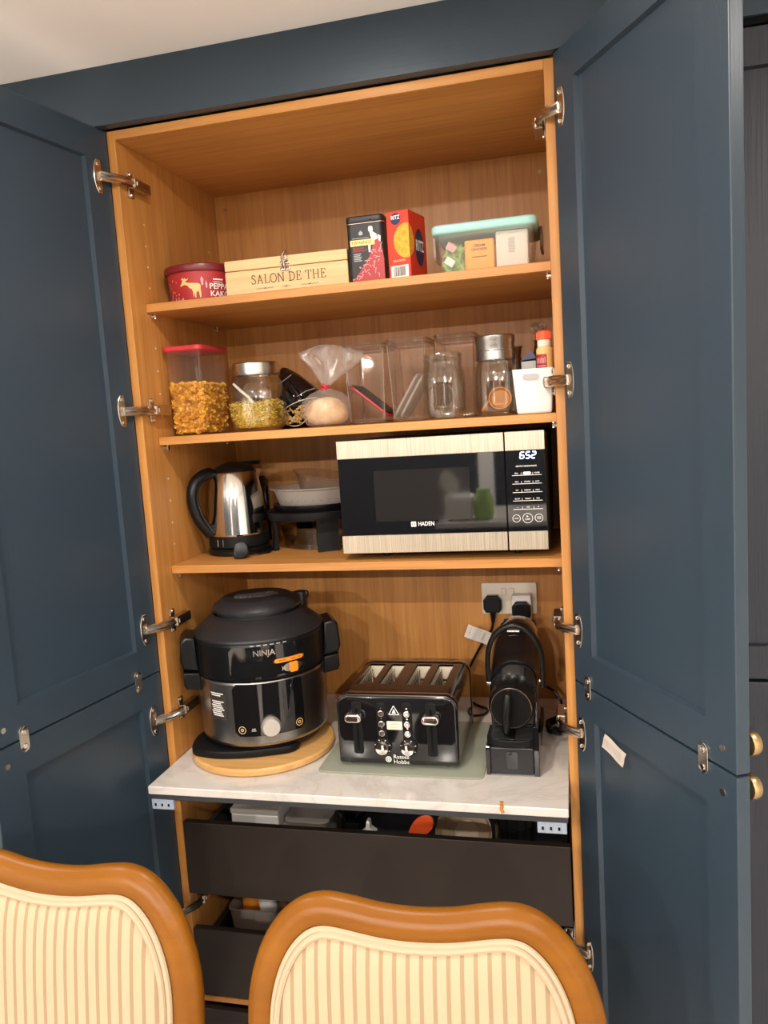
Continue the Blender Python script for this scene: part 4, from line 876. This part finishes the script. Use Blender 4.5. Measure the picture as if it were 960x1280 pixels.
def cpanel(b, a0, a1, z0, z1, R, th, r=3.0, n=18):
    """rounded panel bent round the pot, proud of it by th"""
    V = []; F = []
    for i in range(n + 1):
        q = i / n; a = a0 + (a1 - a0) * q; e = min(a - a0, a1 - a) ; k = 0 if e >= r else (r - math.sqrt(max(0, r * r - (r - e) ** 2))) / r
        dz = k * r * R * pi / 180
        for zz, RR in ((z0 + dz, R), (z0 + dz, R + th), (z1 - dz, R + th), (z1 - dz, R)): V.append((RR * sin(rad(a)), -RR * cos(rad(a)), zz))
    for i in range(n):
        for j in range(3): F.append((i * 4 + j, i * 4 + j + 1, i * 4 + 5 + j, i * 4 + 4 + j))
    F += [(0, 1, 2, 3), tuple(n * 4 + k for k in (3, 2, 1, 0))]
    b.sheet(V, F); bmesh.ops.recalc_face_normals(b.bm, faces=b.bm.faces[:]); return b
bl(cpanel(B(), -31, 35, .180, .250, R1 + .0004, .0016, 4), 'lid_panel', 'blackg')
bl(cpanel(B(), -29.5, 33, .184, .218, R1 + .0018, .0012, 5), 'slider_slot', 'dark')
bl(cpanel(B(), -31, 31, .052, .168, .1450, .0020, 4), 'control_panel', 'blackg')
bl(cpanel(B(), 12, 31, .082, .167, .1452, .0024, 1), 'display_screen', 'mwglass')
def SW(txt, size, a, v, R=.149, **kw):
    V, F = T(txt, size, 0, 0, **kw); k = 180 / pi / R; return [(a + x * k, v + y) for x, y in V], F
bl(B().decal([SW('NINJA', .0175, -1, .2355, bold=.015, xs=1.0)], f3), 'lettering', 'steel')
bl(cpanel(B(), 6, 34, .2095, .2185, R1 + .0028, .0016, 3), 'orange_tab', 'orange')
stuff(bl(B().decal([SW(s, .0038, a, .214, bold=.02) for s, a in (('PRESSURE', 13.5), ('STEAM', 23), ('AIR', 29))], wrap(0, 0, R1 + .0047)), 'tab_lettering', 'ink'))
bl(cpanel(B(), 13, 32, .187, .2055, R1 + .0026, .002, 6), 'slider_track', 'steel')
bl(cpanel(B(), 19.5, 26.5, .185, .2065, R1 + .0042, .004, 1), 'mode_slider', 'orange')
kz = .073; q = Matrix.Translation((0, -.1462, kz)) @ Matrix.Rotation(pi / 2, 4, 'X')
bl(B().lathe([(0, 0), (.021, 0), (.0215, .003), (.0205, .013), (.018, .0165), (0, .0165)], n=40, mat=q), 'dial', 'satin')
g = wrap(0, 0, .1474)
for a in (-24.5, 25.5):
    k = 180 / pi / .147; z = .067
    bl(B().decal([([(a + (x) * k, z + y) for x, y in ring(0, 0, .0085, .0012)[0]], ring(0, 0, .0085, .0012)[1]), ([(a + x * k, z + y) for x, y in ring(0, 0, .0035, .0014)[0]], ring(0, 0, .0035, .0014)[1])], g), 'touch_button', 'goldink')
bl(B().decal([rect(-16.5, -12.5, .064, .066, 3), rect(-16, -13, .068, .070, 3)], g), 'button_print', 'greyink')
bl(cpanel(B(), -57, -38, .087, .150, .1452, .0006, 1), 'warning_sticker', 'ink')
sh = []
for i in range(12):
    z = .146 - i * .0045
    if i in (2, 3): continue
    sh.append(rect(-55 + (i % 3) * .8, -40.5 - (i * 7 % 4), z - .0024, z, 4))
stuff(bl(B().decal(sh, wrap(0, 0, .1464)), 'sticker_print', 'whiteink'))
sh = [poly(x) for x in ()]; k = 180 / pi / .146
tri = [(52 - 3.6, .040), (52 + 3.6, .040), (52, .054)]
bl(B().decal([stroke([tri[i], tri[(i + 1) % 3]], .0009) if abs(tri[i][1] - tri[(i + 1) % 3][1]) < 1e-4 else ([(tri[i][0] - .35, tri[i][1]), (tri[i][0] + .35, tri[i][1]), (tri[(i + 1) % 3][0] + .35, tri[(i + 1) % 3][1]), (tri[(i + 1) % 3][0] - .35, tri[(i + 1) % 3][1])], [(0, 1, 2, 3)]) for i in range(3)], wrap(0, 0, .1461)), 'warning_mark', 'ink')
stuff(bl(B().decal([rect(-12 + i * 5.5, -12 + i * 5.5 + 3.2, .2515, .2535, 2) for i in range(6)], f1), 'rim_print', 'greyink'))

t = thing('glass_mat', 'pale green glass board under the toaster', 'board', (.54, .11, ZC))
B().prism(rrect(.362, .713, -.029, .262, .014), ZC + .0005, ZC + .005, 'xy', .001).build('glass_sheet', 'matglass', t)
tz = ZC + .0055
t = thing('toaster', 'glossy black four slot toaster with chrome levers on the glass board', 'toaster', (.533, .12, tz))
tx0, tx1, ty0, ty1, tt = .404, .662, 0.0, .245, 1.092
def arch(x0, x1, z0, z1, r, n=6): return [(x0 + .004, z0), (x1 - .004, z0), (x1, z0 + .004)] + [(x1 - r + r * cos(rad(90 * i / n)), z1 - r + r * sin(rad(90 * i / n))) for i in range(n + 1)] + [(x0 + r + r * cos(rad(90 + 90 * i / n)), z1 - r + r * sin(rad(90 + 90 * i / n))) for i in range(n + 1)] + [(x0, z0 + .004)]
zb = tz + .006
fp = B().prism(arch(tx0, tx1, zb, tt, .026), ty0, ty0 + .03, 'xz', .006, 3).build('front_panel', 'blackg', t)
B().prism(arch(tx0, tx1, zb, tt, .026), ty1 - .025, ty1, 'xz', .006, 3).build('rear_panel', 'blackg', t)
def shell_side(sg):
    X = (lambda v: v) if sg > 0 else (lambda v: tx0 + tx1 - v); r = .024
    P = [(X(tx0 + .0015), zb + .003)] + [(X(tx0 + .0015 + r - r * cos(rad(15 * i))), tt - .0015 - r + r * sin(rad(15 * i))) for i in range(7)] + [(X(tx0 + .026), tt - .010), (X(tx0 + .010), tt - .03), (X(tx0 + .010), zb + .003)]
    return B().prism(P, ty0 + .028, ty1 - .022, 'xz')
shell_side(1).build('side_panel', 'tsteel', t); shell_side(-1).build('side_panel', 'blackg', t)
SL = [(.429, .465), (.481, .513), (.541, .575), (.593, .627)]; sy0, sy1 = .075, .212
b = B(); zt0, zt1 = tt - .006, tt - .0015
b.box(tx0 + .022, tx1 - .022, ty0 + .028, sy0, zt0, zt1).box(tx0 + .022, tx1 - .022, sy1, ty1 - .022, zt0, zt1)
xs = [tx0 + .022] + [v for s in SL for v in s] + [tx1 - .022]
for i in range(0, 10, 2): b.box(xs[i], xs[i + 1], sy0, sy1, zt0, zt1)
b.build('top_plate', 'tsteel', t)
for x0, x1 in SL:
    b = B(); b.sheet([(x0, sy0, zt1), (x1, sy0, zt1), (x1, sy1, zt1), (x0, sy1, zt1), (x0, sy0, zb + .03), (x1, sy0, zb + .03), (x1, sy1, zb + .03), (x0, sy1, zb + .03)], [(0, 1, 5, 4), (1, 2, 6, 5), (2, 3, 7, 6), (3, 0, 4, 7), (4, 5, 6, 7)])
    sl = b.build('slot', 'slotm', t, smooth=False)
    b = B()
    for s in (.006, x1 - x0 - .006):
        for i in range(9): b.tube([(x0 + s, sy0 + .01 + i * .0145, zt0 - .004), (x0 + s, sy0 + .01 + i * .0145, zb + .035)], .0011, 5)
        for z in (.02, .06): b.tube([(x0 + s, sy0 + .004, zt0 - z), (x0 + s, sy1 - .004, zt0 - z)], .0013, 5)
    b.box(x0 + .008, x1 - .008, sy1 - .012, sy1 - .002, zt0 - .03, zt0 - .026); stuff(b.build('bread_guides', 'dnickel', sl))
B().tube([(a, ty0 + .004, c) for a, c in arch(tx0 + .001, tx1 - .001, zb + .001, tt - .001, .026)[3:17]], .0016, 6).build('chrome_edge', 'dnickel', t)
for x in (.4495, .608):
    tr = B().prism(rrect(x - .0105, x + .0105, .964, 1.078, .005), -.0012, .001, 'xz', .0004).build('lever_track', 'blackm', t)
    B().box(x - .0025, x + .0025, -.0018, -.0008, .972, 1.066).build('lever_slit', 'dark', tr)
    lx = x - .019 if x < .5 else x + .002; lx = x - .004 if x < .5 else x + .001
    lv = B().prism(rrect(lx - .0185, lx + .0185, 1.0385, 1.0575, .009), -.022, -.004, 'xz', .004, 3).build('lever', 'chrome', t)
    B().prism(rrect(lx - .012, lx + .012, 1.045, 1.0515, .003), -.0226, -.0218, 'xz').build('lever_inset', 'dnickel', lv)
    B().box(lx - .004, lx + .004, -.006, .0, 1.044, 1.052).build('lever_arm', 'dark', lv)
for x in (.5025, .5575):
    st = B().prism(rrect(x - .0105, x + .0105, .975, 1.0785, .010), -.0010, .001, 'xz', .0004).build('button_strip', 'blackm', t)
    for z in (1.0545, 1.032, 1.0115):
        bt = B().cyl((x, -.001, z), (x, -.005, z), .0074, .0066, 24, .001).build('push_button', 'chrome', st)
        B().decal([ring(x, z, .0048, .0016, 16)], front(-.0053)).build('button_mark', 'dnickel', bt)
        B().cyl((x, -.001, z + .0112), (x, -.0022, z + .0112), .0017, n=10).build('indicator_light', 'chrome', st)
    q = Matrix.Translation((x, -.0006, .982)) @ Matrix.Rotation(pi / 2, 4, 'X')
    B().lathe([(0, 0), (.0185, 0), (.0185, .003), (.0165, .0045), (0, .0045)], n=36, mat=q).build('dial_ring', 'blackm', st)
    B().lathe([(.0142, .004), (.0142, .013), (.0125, .0155), (.006, .0165), (0, .0165)], n=36, mat=q).build('dial', 'chrome', st)
    B().decal([disc(x + .0165 * cos(a), .982 + .0165 * sin(a), .0011, 8) for a in [rad(-30 + 48 * i) for i in range(6)]], front(-.0054)).build('dial_marks', 'whiteink', st)
tri = [(.519, 1.052), (.541, 1.052), (.530, 1.071)]
B().decal([stroke([tri[i], tri[(i + 1) % 3]], .0014) for i in range(3)] + [poly([(.526, 1.0545), (.534, 1.0545), (.532, 1.061), (.530, 1.064), (.528, 1.061)])], front(-.0006)).build('hot_surface_mark', 'whiteink', t)
lb = B().prism(rrect(.5135, .5465, 1.0195, 1.0375, .002), -.0012, .0004, 'xz').build('label_plate', 'cream', t)
B().decal([T('DEFROST', .0045, .530, 1.0315, bold=.02), T('REHEAT', .0045, .530, 1.0245, bold=.02)], front(-.0014)).build('label_lettering', 'greyink', lb)
b = B().decal([T('Russell', .0125, .540, .9600, xs=.98), T('Hobbs', .0125, .540, .9488, xs=1.02)], front(-.0006))
b.decal([disc(.5125, .954, .0065, 20)], front(-.0005)); b.build('lettering', 'whiteink', t)
B().decal([ring(.5125, .954, .0045, .0012, 16), stroke([(.5095, .954), (.5155, .954)], .001)], front(-.0008)).build('emblem_mark', 'ink', t)
for x in (.43, .636):
    for y in (.025, .22): B().cyl((x, y, tz), (x, y, zb + .004), .010, .012, 16).build('foot', 'black', t)

# coffee machine
t = thing('coffee_machine', 'slim black capsule coffee machine at the right end of the worktop', 'coffee machine', (.772, .13, ZC))
cx = .771
B().prism(rrect(.720, .822, .075, .31, .012), ZC + .0005, ZC + .03, 'xy', .003).build('base', 'black', t)
def loft(b, secs):
    """hull through sections of equal point count"""
    V = [p for s in secs for p in s]; n = len(secs[0]); F = [(k * n + i, k * n + (i + 1) % n, (k + 1) * n + (i + 1) % n, (k + 1) * n + i) for k in range(len(secs) - 1) for i in range(n)]
    b.sheet(V, F + [tuple(range(n)), tuple(range(len(V) - 1, len(V) - n - 1, -1))]); bmesh.ops.recalc_face_normals(b.bm, faces=b.bm.faces[:]); return b
def sec(y, x0, x1, z0, z1, r): return [(a, y, c) for a, c in rrect(x0, x1, z0, z1, r)]
bd = loft(B(), [sec(.070, .724, .820, ZC + .03, 1.118, .040), sec(.085, .722, .8215, ZC + .03, 1.135, .042), sec(.14, .7215, .822, ZC + .03, 1.178, .045), sec(.19, .723, .821, ZC + .03, 1.192, .044), sec(.26, .726, .818, ZC + .03, 1.192, .042), sec(.30, .730, .814, ZC + .03, 1.185, .04)]).build('machine_body', 'blackg', t)
B().lathe([(0, -.005), (.041, -.005), (.0445, 0), (.047, .012), (.047, .085), (0, .085)], n=48, mat=Matrix.Translation((cx, .020, 1.066)) @ Matrix.Rotation(-pi / 2, 4, 'X')).build('brew_head', 'black', t)
B().tube([(cx + .041 * cos(i * pi / 24), .0155, 1.066 + .041 * sin(i * pi / 24)) for i in range(48)], .0016, 6, True).build('head_ring', 'dnickel', t)
B().tube([(cx - .004, .018, 1.100), (cx - .005, .004, 1.095), (cx - .007, -.002, 1.075), (cx - .009, -.001, 1.05), (cx - .010, .004, 1.022), (cx - .010, .012, 1.012)], [.0065, .0085, .0085, .0085, .0075, .006], 12).build('coffee_spout', 'black', t)
dt = B()
P = [(.719, .075), (.719, .018)] + [(.7705 + .0515 * cos(rad(180 + 18 * i)), .018 - .026 * sin(rad(18 * i))) for i in range(1, 10)] + [(.822, .018), (.822, .075)]
dt.prism(P, ZC + .060, ZC + .0765, 'xy', .002).build('drip_tray', 'blackm', t)
g = B()
for i in range(12):
    y = .056 - i * .0052
    for s in (-1, 1): 
        hw = .043 * math.sqrt(max(.15, 1 - max(0, (.02 - y) / .045) ** 2)); x0, x1 = sorted((cx + s * .006, cx + s * hw)); g.box(x0, x1, y, y + .0028, ZC + .0766, ZC + .0778)
stuff(g.build('drip_grid', 'charcoal', t))
B().box(cx - .005, cx + .005, -.004, .06, ZC + .0766, ZC + .0785, .0005, 1).build('grid_bar', 'black', t)
b = B().box(.727, .813, -.004, .075, ZC + .0045, ZC + .060, .002); b.build('capsule_drawer', 'charcoal', t)
B().prism(rrect(.759, .781, ZC + .016, ZC + .052, .003), -.0052, -.0035, 'xz').build('drawer_window', 'mwglass', t)
for x0, x1 in ((.7175, .7265), (.8135, .8245)): B().box(x0, x1, -.002, .09, ZC + .0005, ZC + .060 if x0 < .8 else ZC + .105, .001, 1).build('side_rail', 'blackg', t)
b = B(); b.tube(smooth_curve([(.7215, .080, 1.100), (.7205, .078, 1.135), (.7265, .075, 1.178), (.748, .07, 1.212), (.781, .067, 1.224), (.812, .072, 1.206), (.830, .085, 1.168), (.8335, .095, 1.125), (.8315, .10, 1.082)], 5), .0050, 10, flat=1.3); b.build('lever_handle', 'black', t)
for x, y in ((.7215, .082), (.8285, .10)): B().cyl((x - .004, y, 1.095), (x + .004, y, 1.095), .006, n=14).build('lever_pivot', 'dnickel', t)
B().box(.757, .785, .150, .166, 1.184, 1.190, .002, mat=None).build('top_button', 'steel', t)
B().box(.733, .812, .302, .335, ZC + .05, 1.17, .008).build('water_tank', 'dglass', t)

# socket, plugs, cables
t = thing('wall_socket', 'cream double wall socket on the oak back panel above the coffee machine', 'socket', (.7385, D - .001, 1.188))
B().prism(rrect(.6685, .8085, 1.147, 1.2285, .004), D - .010, D, 'xz', .002).build('face_plate', 'cream', t)
for x in (.7255, .7455): 
    B().box(x - .006, x + .006, D - .014, D - .009, 1.196, 1.215, .0015).build('switch', 'cream', t)
t = thing('plug_adapter', 'white plug in adapter block on the right half of the socket', 'adapter', (.772, D - .011, 1.17))
B().box(.7475, .7955, D - .042, D - .0105, 1.133, 1.2025, .003).build('adapter_body', 'white', t)
def plug(x, y, z, label):
    t = thing('power_plug', label, 'plug', (x, y, z))
    P = [(x - .017, z - .022), (x + .017, z - .022), (x + .023, z - .012), (x + .023, z + .010), (x + .013, z + .022), (x - .013, z + .022), (x - .023, z + .010), (x - .023, z - .012)]
    B().prism(P, y - .022, y, 'xz', .004, 3).build('plug_body', 'black', t)
    B().tube([(x, y - .010, z - .018), (x, y - .011, z - .035), (x - .001, y - .011, z - .05)], [.0085, .0065, .0042], 10).build('strain_relief', 'black', t); return t
p1 = plug(.697, D - .0105, 1.177, 'black plug on the left half of the wall socket')
B().tube(smooth_curve([(.696, D - .022, 1.128), (.691, D - .022, 1.108), (.676, D - .020, 1.088), (.652, D - .02, 1.049), (.626, D - .02, 1.0), (.612, D - .03, .97), (.620, D - .06, .945), (.650, D - .09, .9345), (.682, D - .12, .9345), (.676, D - .16, .9355), (.645, .262, .95), (.625, .249, .965)], 5), .0034, 8).build('cable', 'black', p1)
V = []; A, Bq = Vector((.692, D - .030, 1.102)), Vector((.636, D - .045, 1.130))
for i in range(7):
    p = A.lerp(Bq, i / 6); q = Vector((.38, -.1, .92)) 
    for j in (0, 1): V.append(p - q * (.036 * j) + Vector((0, .003 * sin(i), .0)))
tg = B().sheet(V, [(2 * i, 2 * i + 2, 2 * i + 3, 2 * i + 1) for i in range(6)]).build('cable_tag', 'paper', p1); tg['label'] = 'cream paper tag wrapped on the cable'
sh = B()
for k in range(4):
    for i in range(5):
        p = A.lerp(Bq, .25 + i * .14) - Vector((.38, -.1, .92)) * (.006 + .006 * k) + Vector((0, -.0012 + .003 * sin(i), 0)); d = (Bq - A).normalized()
        sh.sheet([p, p + d * .005, p + d * .005 - Vector((0, 0, .002)), p - Vector((0, 0, .002))], [(0, 1, 2, 3)])
stuff(sh.build('tag_print', 'greyink', tg))
p2 = plug(.7715, D - .0425, 1.168, 'black plug pushed into the white adapter')
B().tube(smooth_curve([(.7705, D - .054, 1.12), (.771, D - .055, 1.08), (.772, D - .06, 1.03), (.774, D - .09, .98), (.785, .36, .955), (.80, .355, .95)], 5), .0034, 8).build('cable', 'black', p2)
b = B(); P = []
for i in range(64):
    a = i * 2 * pi / 20; r = .024 + .003 * sin(i * 1.7); P.append((.852 + r * cos(a) * .8, .235 + r * sin(a) * 1.5, ZC + .0045 + .0055 * (i / 20) + .001 * sin(i * 2.3)))
b.tube(P, .0036, 7); b.tube([(.83, .33, 1.0), (.845, .345, .985), (.862, .335, .965), (.866, .30, .95), (.868, .26, .945)], .0034, 7)
tag(b.build('cable_coil', 'black', None, (.852, .235, ZC)), 'loose coil of black cable beside the coffee machine', 'cable')

# ---------------------------------------------------------------- drawer contents glimpsed under the worktop
z0 = .631
t = thing('white_carton', 'white carton lying in the top drawer below the cooker', 'carton', (.15, .20, z0))
B().box(.085, .205, .11, .26, z0, z0 + .118, .003).build('carton_body', 'white', t); B().box(.083, .207, .108, .262, z0 + .1185, z0 + .132, .003).build('lid', 'paper', t)
t = thing('lid_stack', 'stack of pale grey lids beside the white carton in the top drawer', 'lid stack', (.26, .2, z0))
B().box(.215, .305, .10, .28, z0, z0 + .09, .006).build('base_box', 'greyink', t)
for i in range(3): B().prism(rrect(.212 + i * .004, .318 + i * .006, .10, .285, .02), z0 + .091 + i * .009, z0 + .098 + i * .009, 'xy', .002).build('lid', 'clearp' if i == 1 else 'frost', t)
t = thing('steel_ladle', 'steel ladle in the top drawer below the toaster', 'ladle', (.37, .16, z0))
B().lathe([(0, 0), (.02, .003), (.034, .016), (.038, .03), (.036, .03), (.032, .017), (.018, .005), (0, .002)], n=32, mat=Matrix.Translation((.375, .16, z0 + .095))).build('ladle_bowl', 'polished', t)
B().tube([(.405, .16, z0 + .125), (.45, .18, z0 + .13), (.50, .22, z0 + .115)], .004, 8, flat=.5).build('handle', 'polished', t)
B().box(.355, .395, .14, .18, z0, z0 + .096, .004).build('rest_block', 'dark', t)
t = thing('bag_clip', 'white plastic clip lying in the top drawer below the toaster', 'clip', (.43, .12, z0))
b = B().prism([(.410, z0 + .08), (.448, z0 + .08), (.444, z0 + .10), (.432, z0 + .108), (.430, z0 + .125), (.424, z0 + .125), (.420, z0 + .104), (.408, z0 + .095)], .10, .118, 'xz', .002); b.build('clip_body', 'white', t)
B().box(.412, .446, .104, .114, z0, z0 + .081).build('clip_stem', 'white', t)
t = thing('red_spatula', 'red headed spatula standing up in the top drawer', 'spatula', (.545, .14, z0))
B().prism(smooth_curve([(.515, z0 + .085), (.53, z0 + .118), (.555, z0 + .134), (.572, z0 + .128), (.572, z0 + .105), (.548, z0 + .082)], 4, True), .125, .132, 'xz', .002).build('spatula_head', 'orangered', t)
B().tube([(.54, .13, z0 + .085), (.525, .16, z0 + .03), (.515, .19, z0 + .006)], .005, 8).build('handle', 'red', t)
t = thing('tan_bowl', 'tan bowl on its side in the top drawer', 'bowl', (.635, .17, z0))
B().lathe([(0, -.045), (.03, -.043), (.058, -.02), (.066, .015), (.064, .016), (.055, -.017), (.028, -.039), (0, -.041)], n=48, mat=Matrix.Translation((.635, .18, z0 + .067)) @ Matrix.Rotation(rad(62), 4, 'X')).build('bowl_body', 'tan', t)
t = thing('glass_tumbler', 'clear ridged glass tumbler at the right side of the top drawer', 'glass', (.755, .15, z0))
b = B(); b.lathe([(0, z0), (.036, z0), (.040, z0 + .004), (.045, z0 + .12), (.042, z0 + .12), (.037, z0 + .006), (0, z0 + .005)], (.755, .15), 40)
for i in range(12): a = i * pi / 6; b.tube([(.755 + .0415 * cos(a), .15 + .0415 * sin(a), z0 + .02), (.755 + .0452 * cos(a), .15 + .0452 * sin(a), z0 + .118)], .003, 6)
b.build('tumbler_body', 'glass', t)
z0 = .381
t = thing('snack_tub', 'clear lidded tub of snack packets in the middle drawer', 'tub', (.15, .17, z0))
b = B(); b.taper((.145, .17), (.075, .06), (.085, .068), z0, z0 + .125, .010, 3, True); b.taper((.145, .17), (.073, .058), (.083, .066), z0 + .003, z0 + .125, .009, 3, True); b.build('tub_body', 'frost', t)
B().tube([(a, c, z0 + .125) for a, c in rrect(.058, .232, .100, .240, .02)], .0042, 8, True).build('tub_rim', 'frost', t)
B().box(.13, .17, .094, .100, z0 + .098, z0 + .128, .003).build('clip', 'frost', t)
for i, (x, m, lab) in enumerate(((.092, 'orange', 'orange snack packet at the left of the drawer tub'), (.135, 'white', 'white printed packet in the middle of the drawer tub'), (.188, 'foil', 'dark red snack packet at the right of the drawer tub'))):
    b = B(); P = smooth_curve([(x - .02, z0 + .02), (x + .022, z0 + .02), (x + .026, z0 + .10), (x + .015, z0 + .148), (x - .018, z0 + .143), (x - .024, z0 + .09)], 3, True)
    pillow(b, P, .17, .03, 5); o = tag(b.build('snack_packet', m, None, (x, .17, z0 + .02)), lab, 'packet')

# ---------------------------------------------------------------- dining chairs in front
def sweep(b, path, sect):
    """closed outline in (x, z); section = (inward offset, y) pairs"""
    n = len(path); nr = []
    for i in range(n):
        d = (path[(i + 1) % n] - path[i - 1]).normalized(); nr.append(Vector((-d.y, d.x)))
    V = [(path[i].x + nr[i].x * u, y, path[i].y + nr[i].y * u) for u, y in sect for i in range(n)]; m = len(sect)
    b.sheet(V, [(k * n + i, k * n + (i + 1) % n, ((k + 1) % m) * n + (i + 1) % n, ((k + 1) % m) * n + i) for k in range(m) for i in range(n)])
    bmesh.ops.recalc_face_normals(b.bm, faces=b.bm.faces[:]); return b, nr
def make_chair(label, x, y, yaw, HT):
    t = thing('dining_chair', label, 'chair', (x, y, 0), yaw, 'striped dining chairs in front of the cupboard')
    half = [(0, -.014), (.05, -.011), (.095, -.003), (.135, 0), (.172, -.012), (.205, -.042), (.230, -.085), (.246, -.140), (.2505, -.20), (.246, -.26), (.232, -.32), (.20, -.38), (.15, -.425), (.08, -.448)]
    pts = [(a, c + HT) for a, c in half] + [(0, HT - .452)] + [(-a, c + HT) for a, c in half[:0:-1]]
    path = [p for p in smooth_curve(pts, 4, True)][::-1]        # counter-clockwise seen from the front
    lean = Matrix.Translation((0, .0, HT - .45)) @ Matrix.Rotation(rad(-7), 4, 'X') @ Matrix.Translation((0, 0, -(HT - .45)))
    sect = [(0, .014), (.0015, .007), (.006, .001), (.0115, -.002), (.0135, -.0045), (.025, -.0065), (.036, -.006), (.041, -.001), (.042, .022), (.037, .028), (.008, .028), (.002, .022)]
    b, nr = sweep(B(), path, sect)
    c = Vector((0, HT - .2)); sgn = 1 if (path[0] + nr[0] * .01 - c).length < (path[0] - c).length else -1
    if sgn < 0: b = B(); b, nr = sweep(b, path, [(-u, yy) for u, yy in sect])
    b.bm.transform(lean); fr = b.build('back_frame', 'chairwood', t, local=True, angle=50)
    inn = [p + v * sgn * .041 for p, v in zip(path, nr)]
    for _ in range(3): inn = [(inn[i - 1] + inn[i] * 2 + inn[(i + 1) % len(inn)]) / 4 for i in range(len(inn))]
    cc = sum(inn, Vector((0, 0))) / len(inn); n = len(inn)
    V = []; F = []
    K = [(1, .012), (.985, -.002), (.95, -.010), (.88, -.016), (.72, -.021), (.5, -.024), (.25, -.0255)]
    for k, yy in K: V += [(cc.x + (p.x - cc.x) * k, yy, cc.y + (p.y - cc.y) * k) for p in inn]
    V.append((cc.x, -.026, cc.y))
    for k in range(len(K) - 1): F += [(k * n + i, k * n + (i + 1) % n, (k + 1) * n + (i + 1) % n, (k + 1) * n + i) for i in range(n)]
    F += [((len(K) - 1) * n + i, (len(K) - 1) * n + (i + 1) % n, len(V) - 1) for i in range(n)]
    b = B().sheet(V, F); V2 = [(a, .024 if i else .024, d) for i, (a, yy, d) in enumerate(V[:n])]; b.sheet(V2, [tuple(range(n))])
    b.bm.transform(lean); bmesh.ops.triangulate(b.bm, faces=[f_ for f_ in b.bm.faces if len(f_.verts) > 8]); bmesh.ops.recalc_face_normals(b.bm, faces=b.bm.faces[:])
    pad = b.build('back_pad', 'stripe', t, local=True, angle=60)
    b = B()
    for k, yy, r in ((.988, -.005, .0052), (.955, -.0105, .0048)): b.tube([lean @ Vector((cc.x + (p.x - cc.x) * k, yy, cc.y + (p.y - cc.y) * k)) for p in inn], r, 8, True)
    b.build('piping', 'piping', pad, local=True)
    zs = .43
    B().prism(rrect(-.235, .235, -.47, -.03, .05), zs - .05, zs, 'xy', .006).build('seat_frame', 'chairwood', t, local=True)
    B().prism(rrect(-.225, .225, -.46, -.04, .05), zs, zs + .055, 'xy', .02, 4).build('seat', 'stripe', t, local=True)
    for sx in (-1, 1):
        B().tube([(sx * .20, -.43, zs - .04), (sx * .205, -.44, .30), (sx * .195, -.43, .12), (sx * .20, -.44, .0)], [.026, .024, .017, .014], 12).build('leg', 'chairwood', t, local=True)
        B().tube([(sx * .15, .004, HT - .405), (sx * .185, -.02, .5), (sx * .20, -.04, .40), (sx * .205, .0, .2), (sx * .21, .05, .0)], [.018, .020, .022, .018, .015], 12).build('leg', 'chairwood', t, local=True)
    return t
make_chair('oak framed striped chair in the middle foreground, in front of the drawers', .684, -.615, rad(2), 1.016)
make_chair('oak framed striped chair cut off by the left edge of the photo', .112, -.615, rad(-3), 1.035)
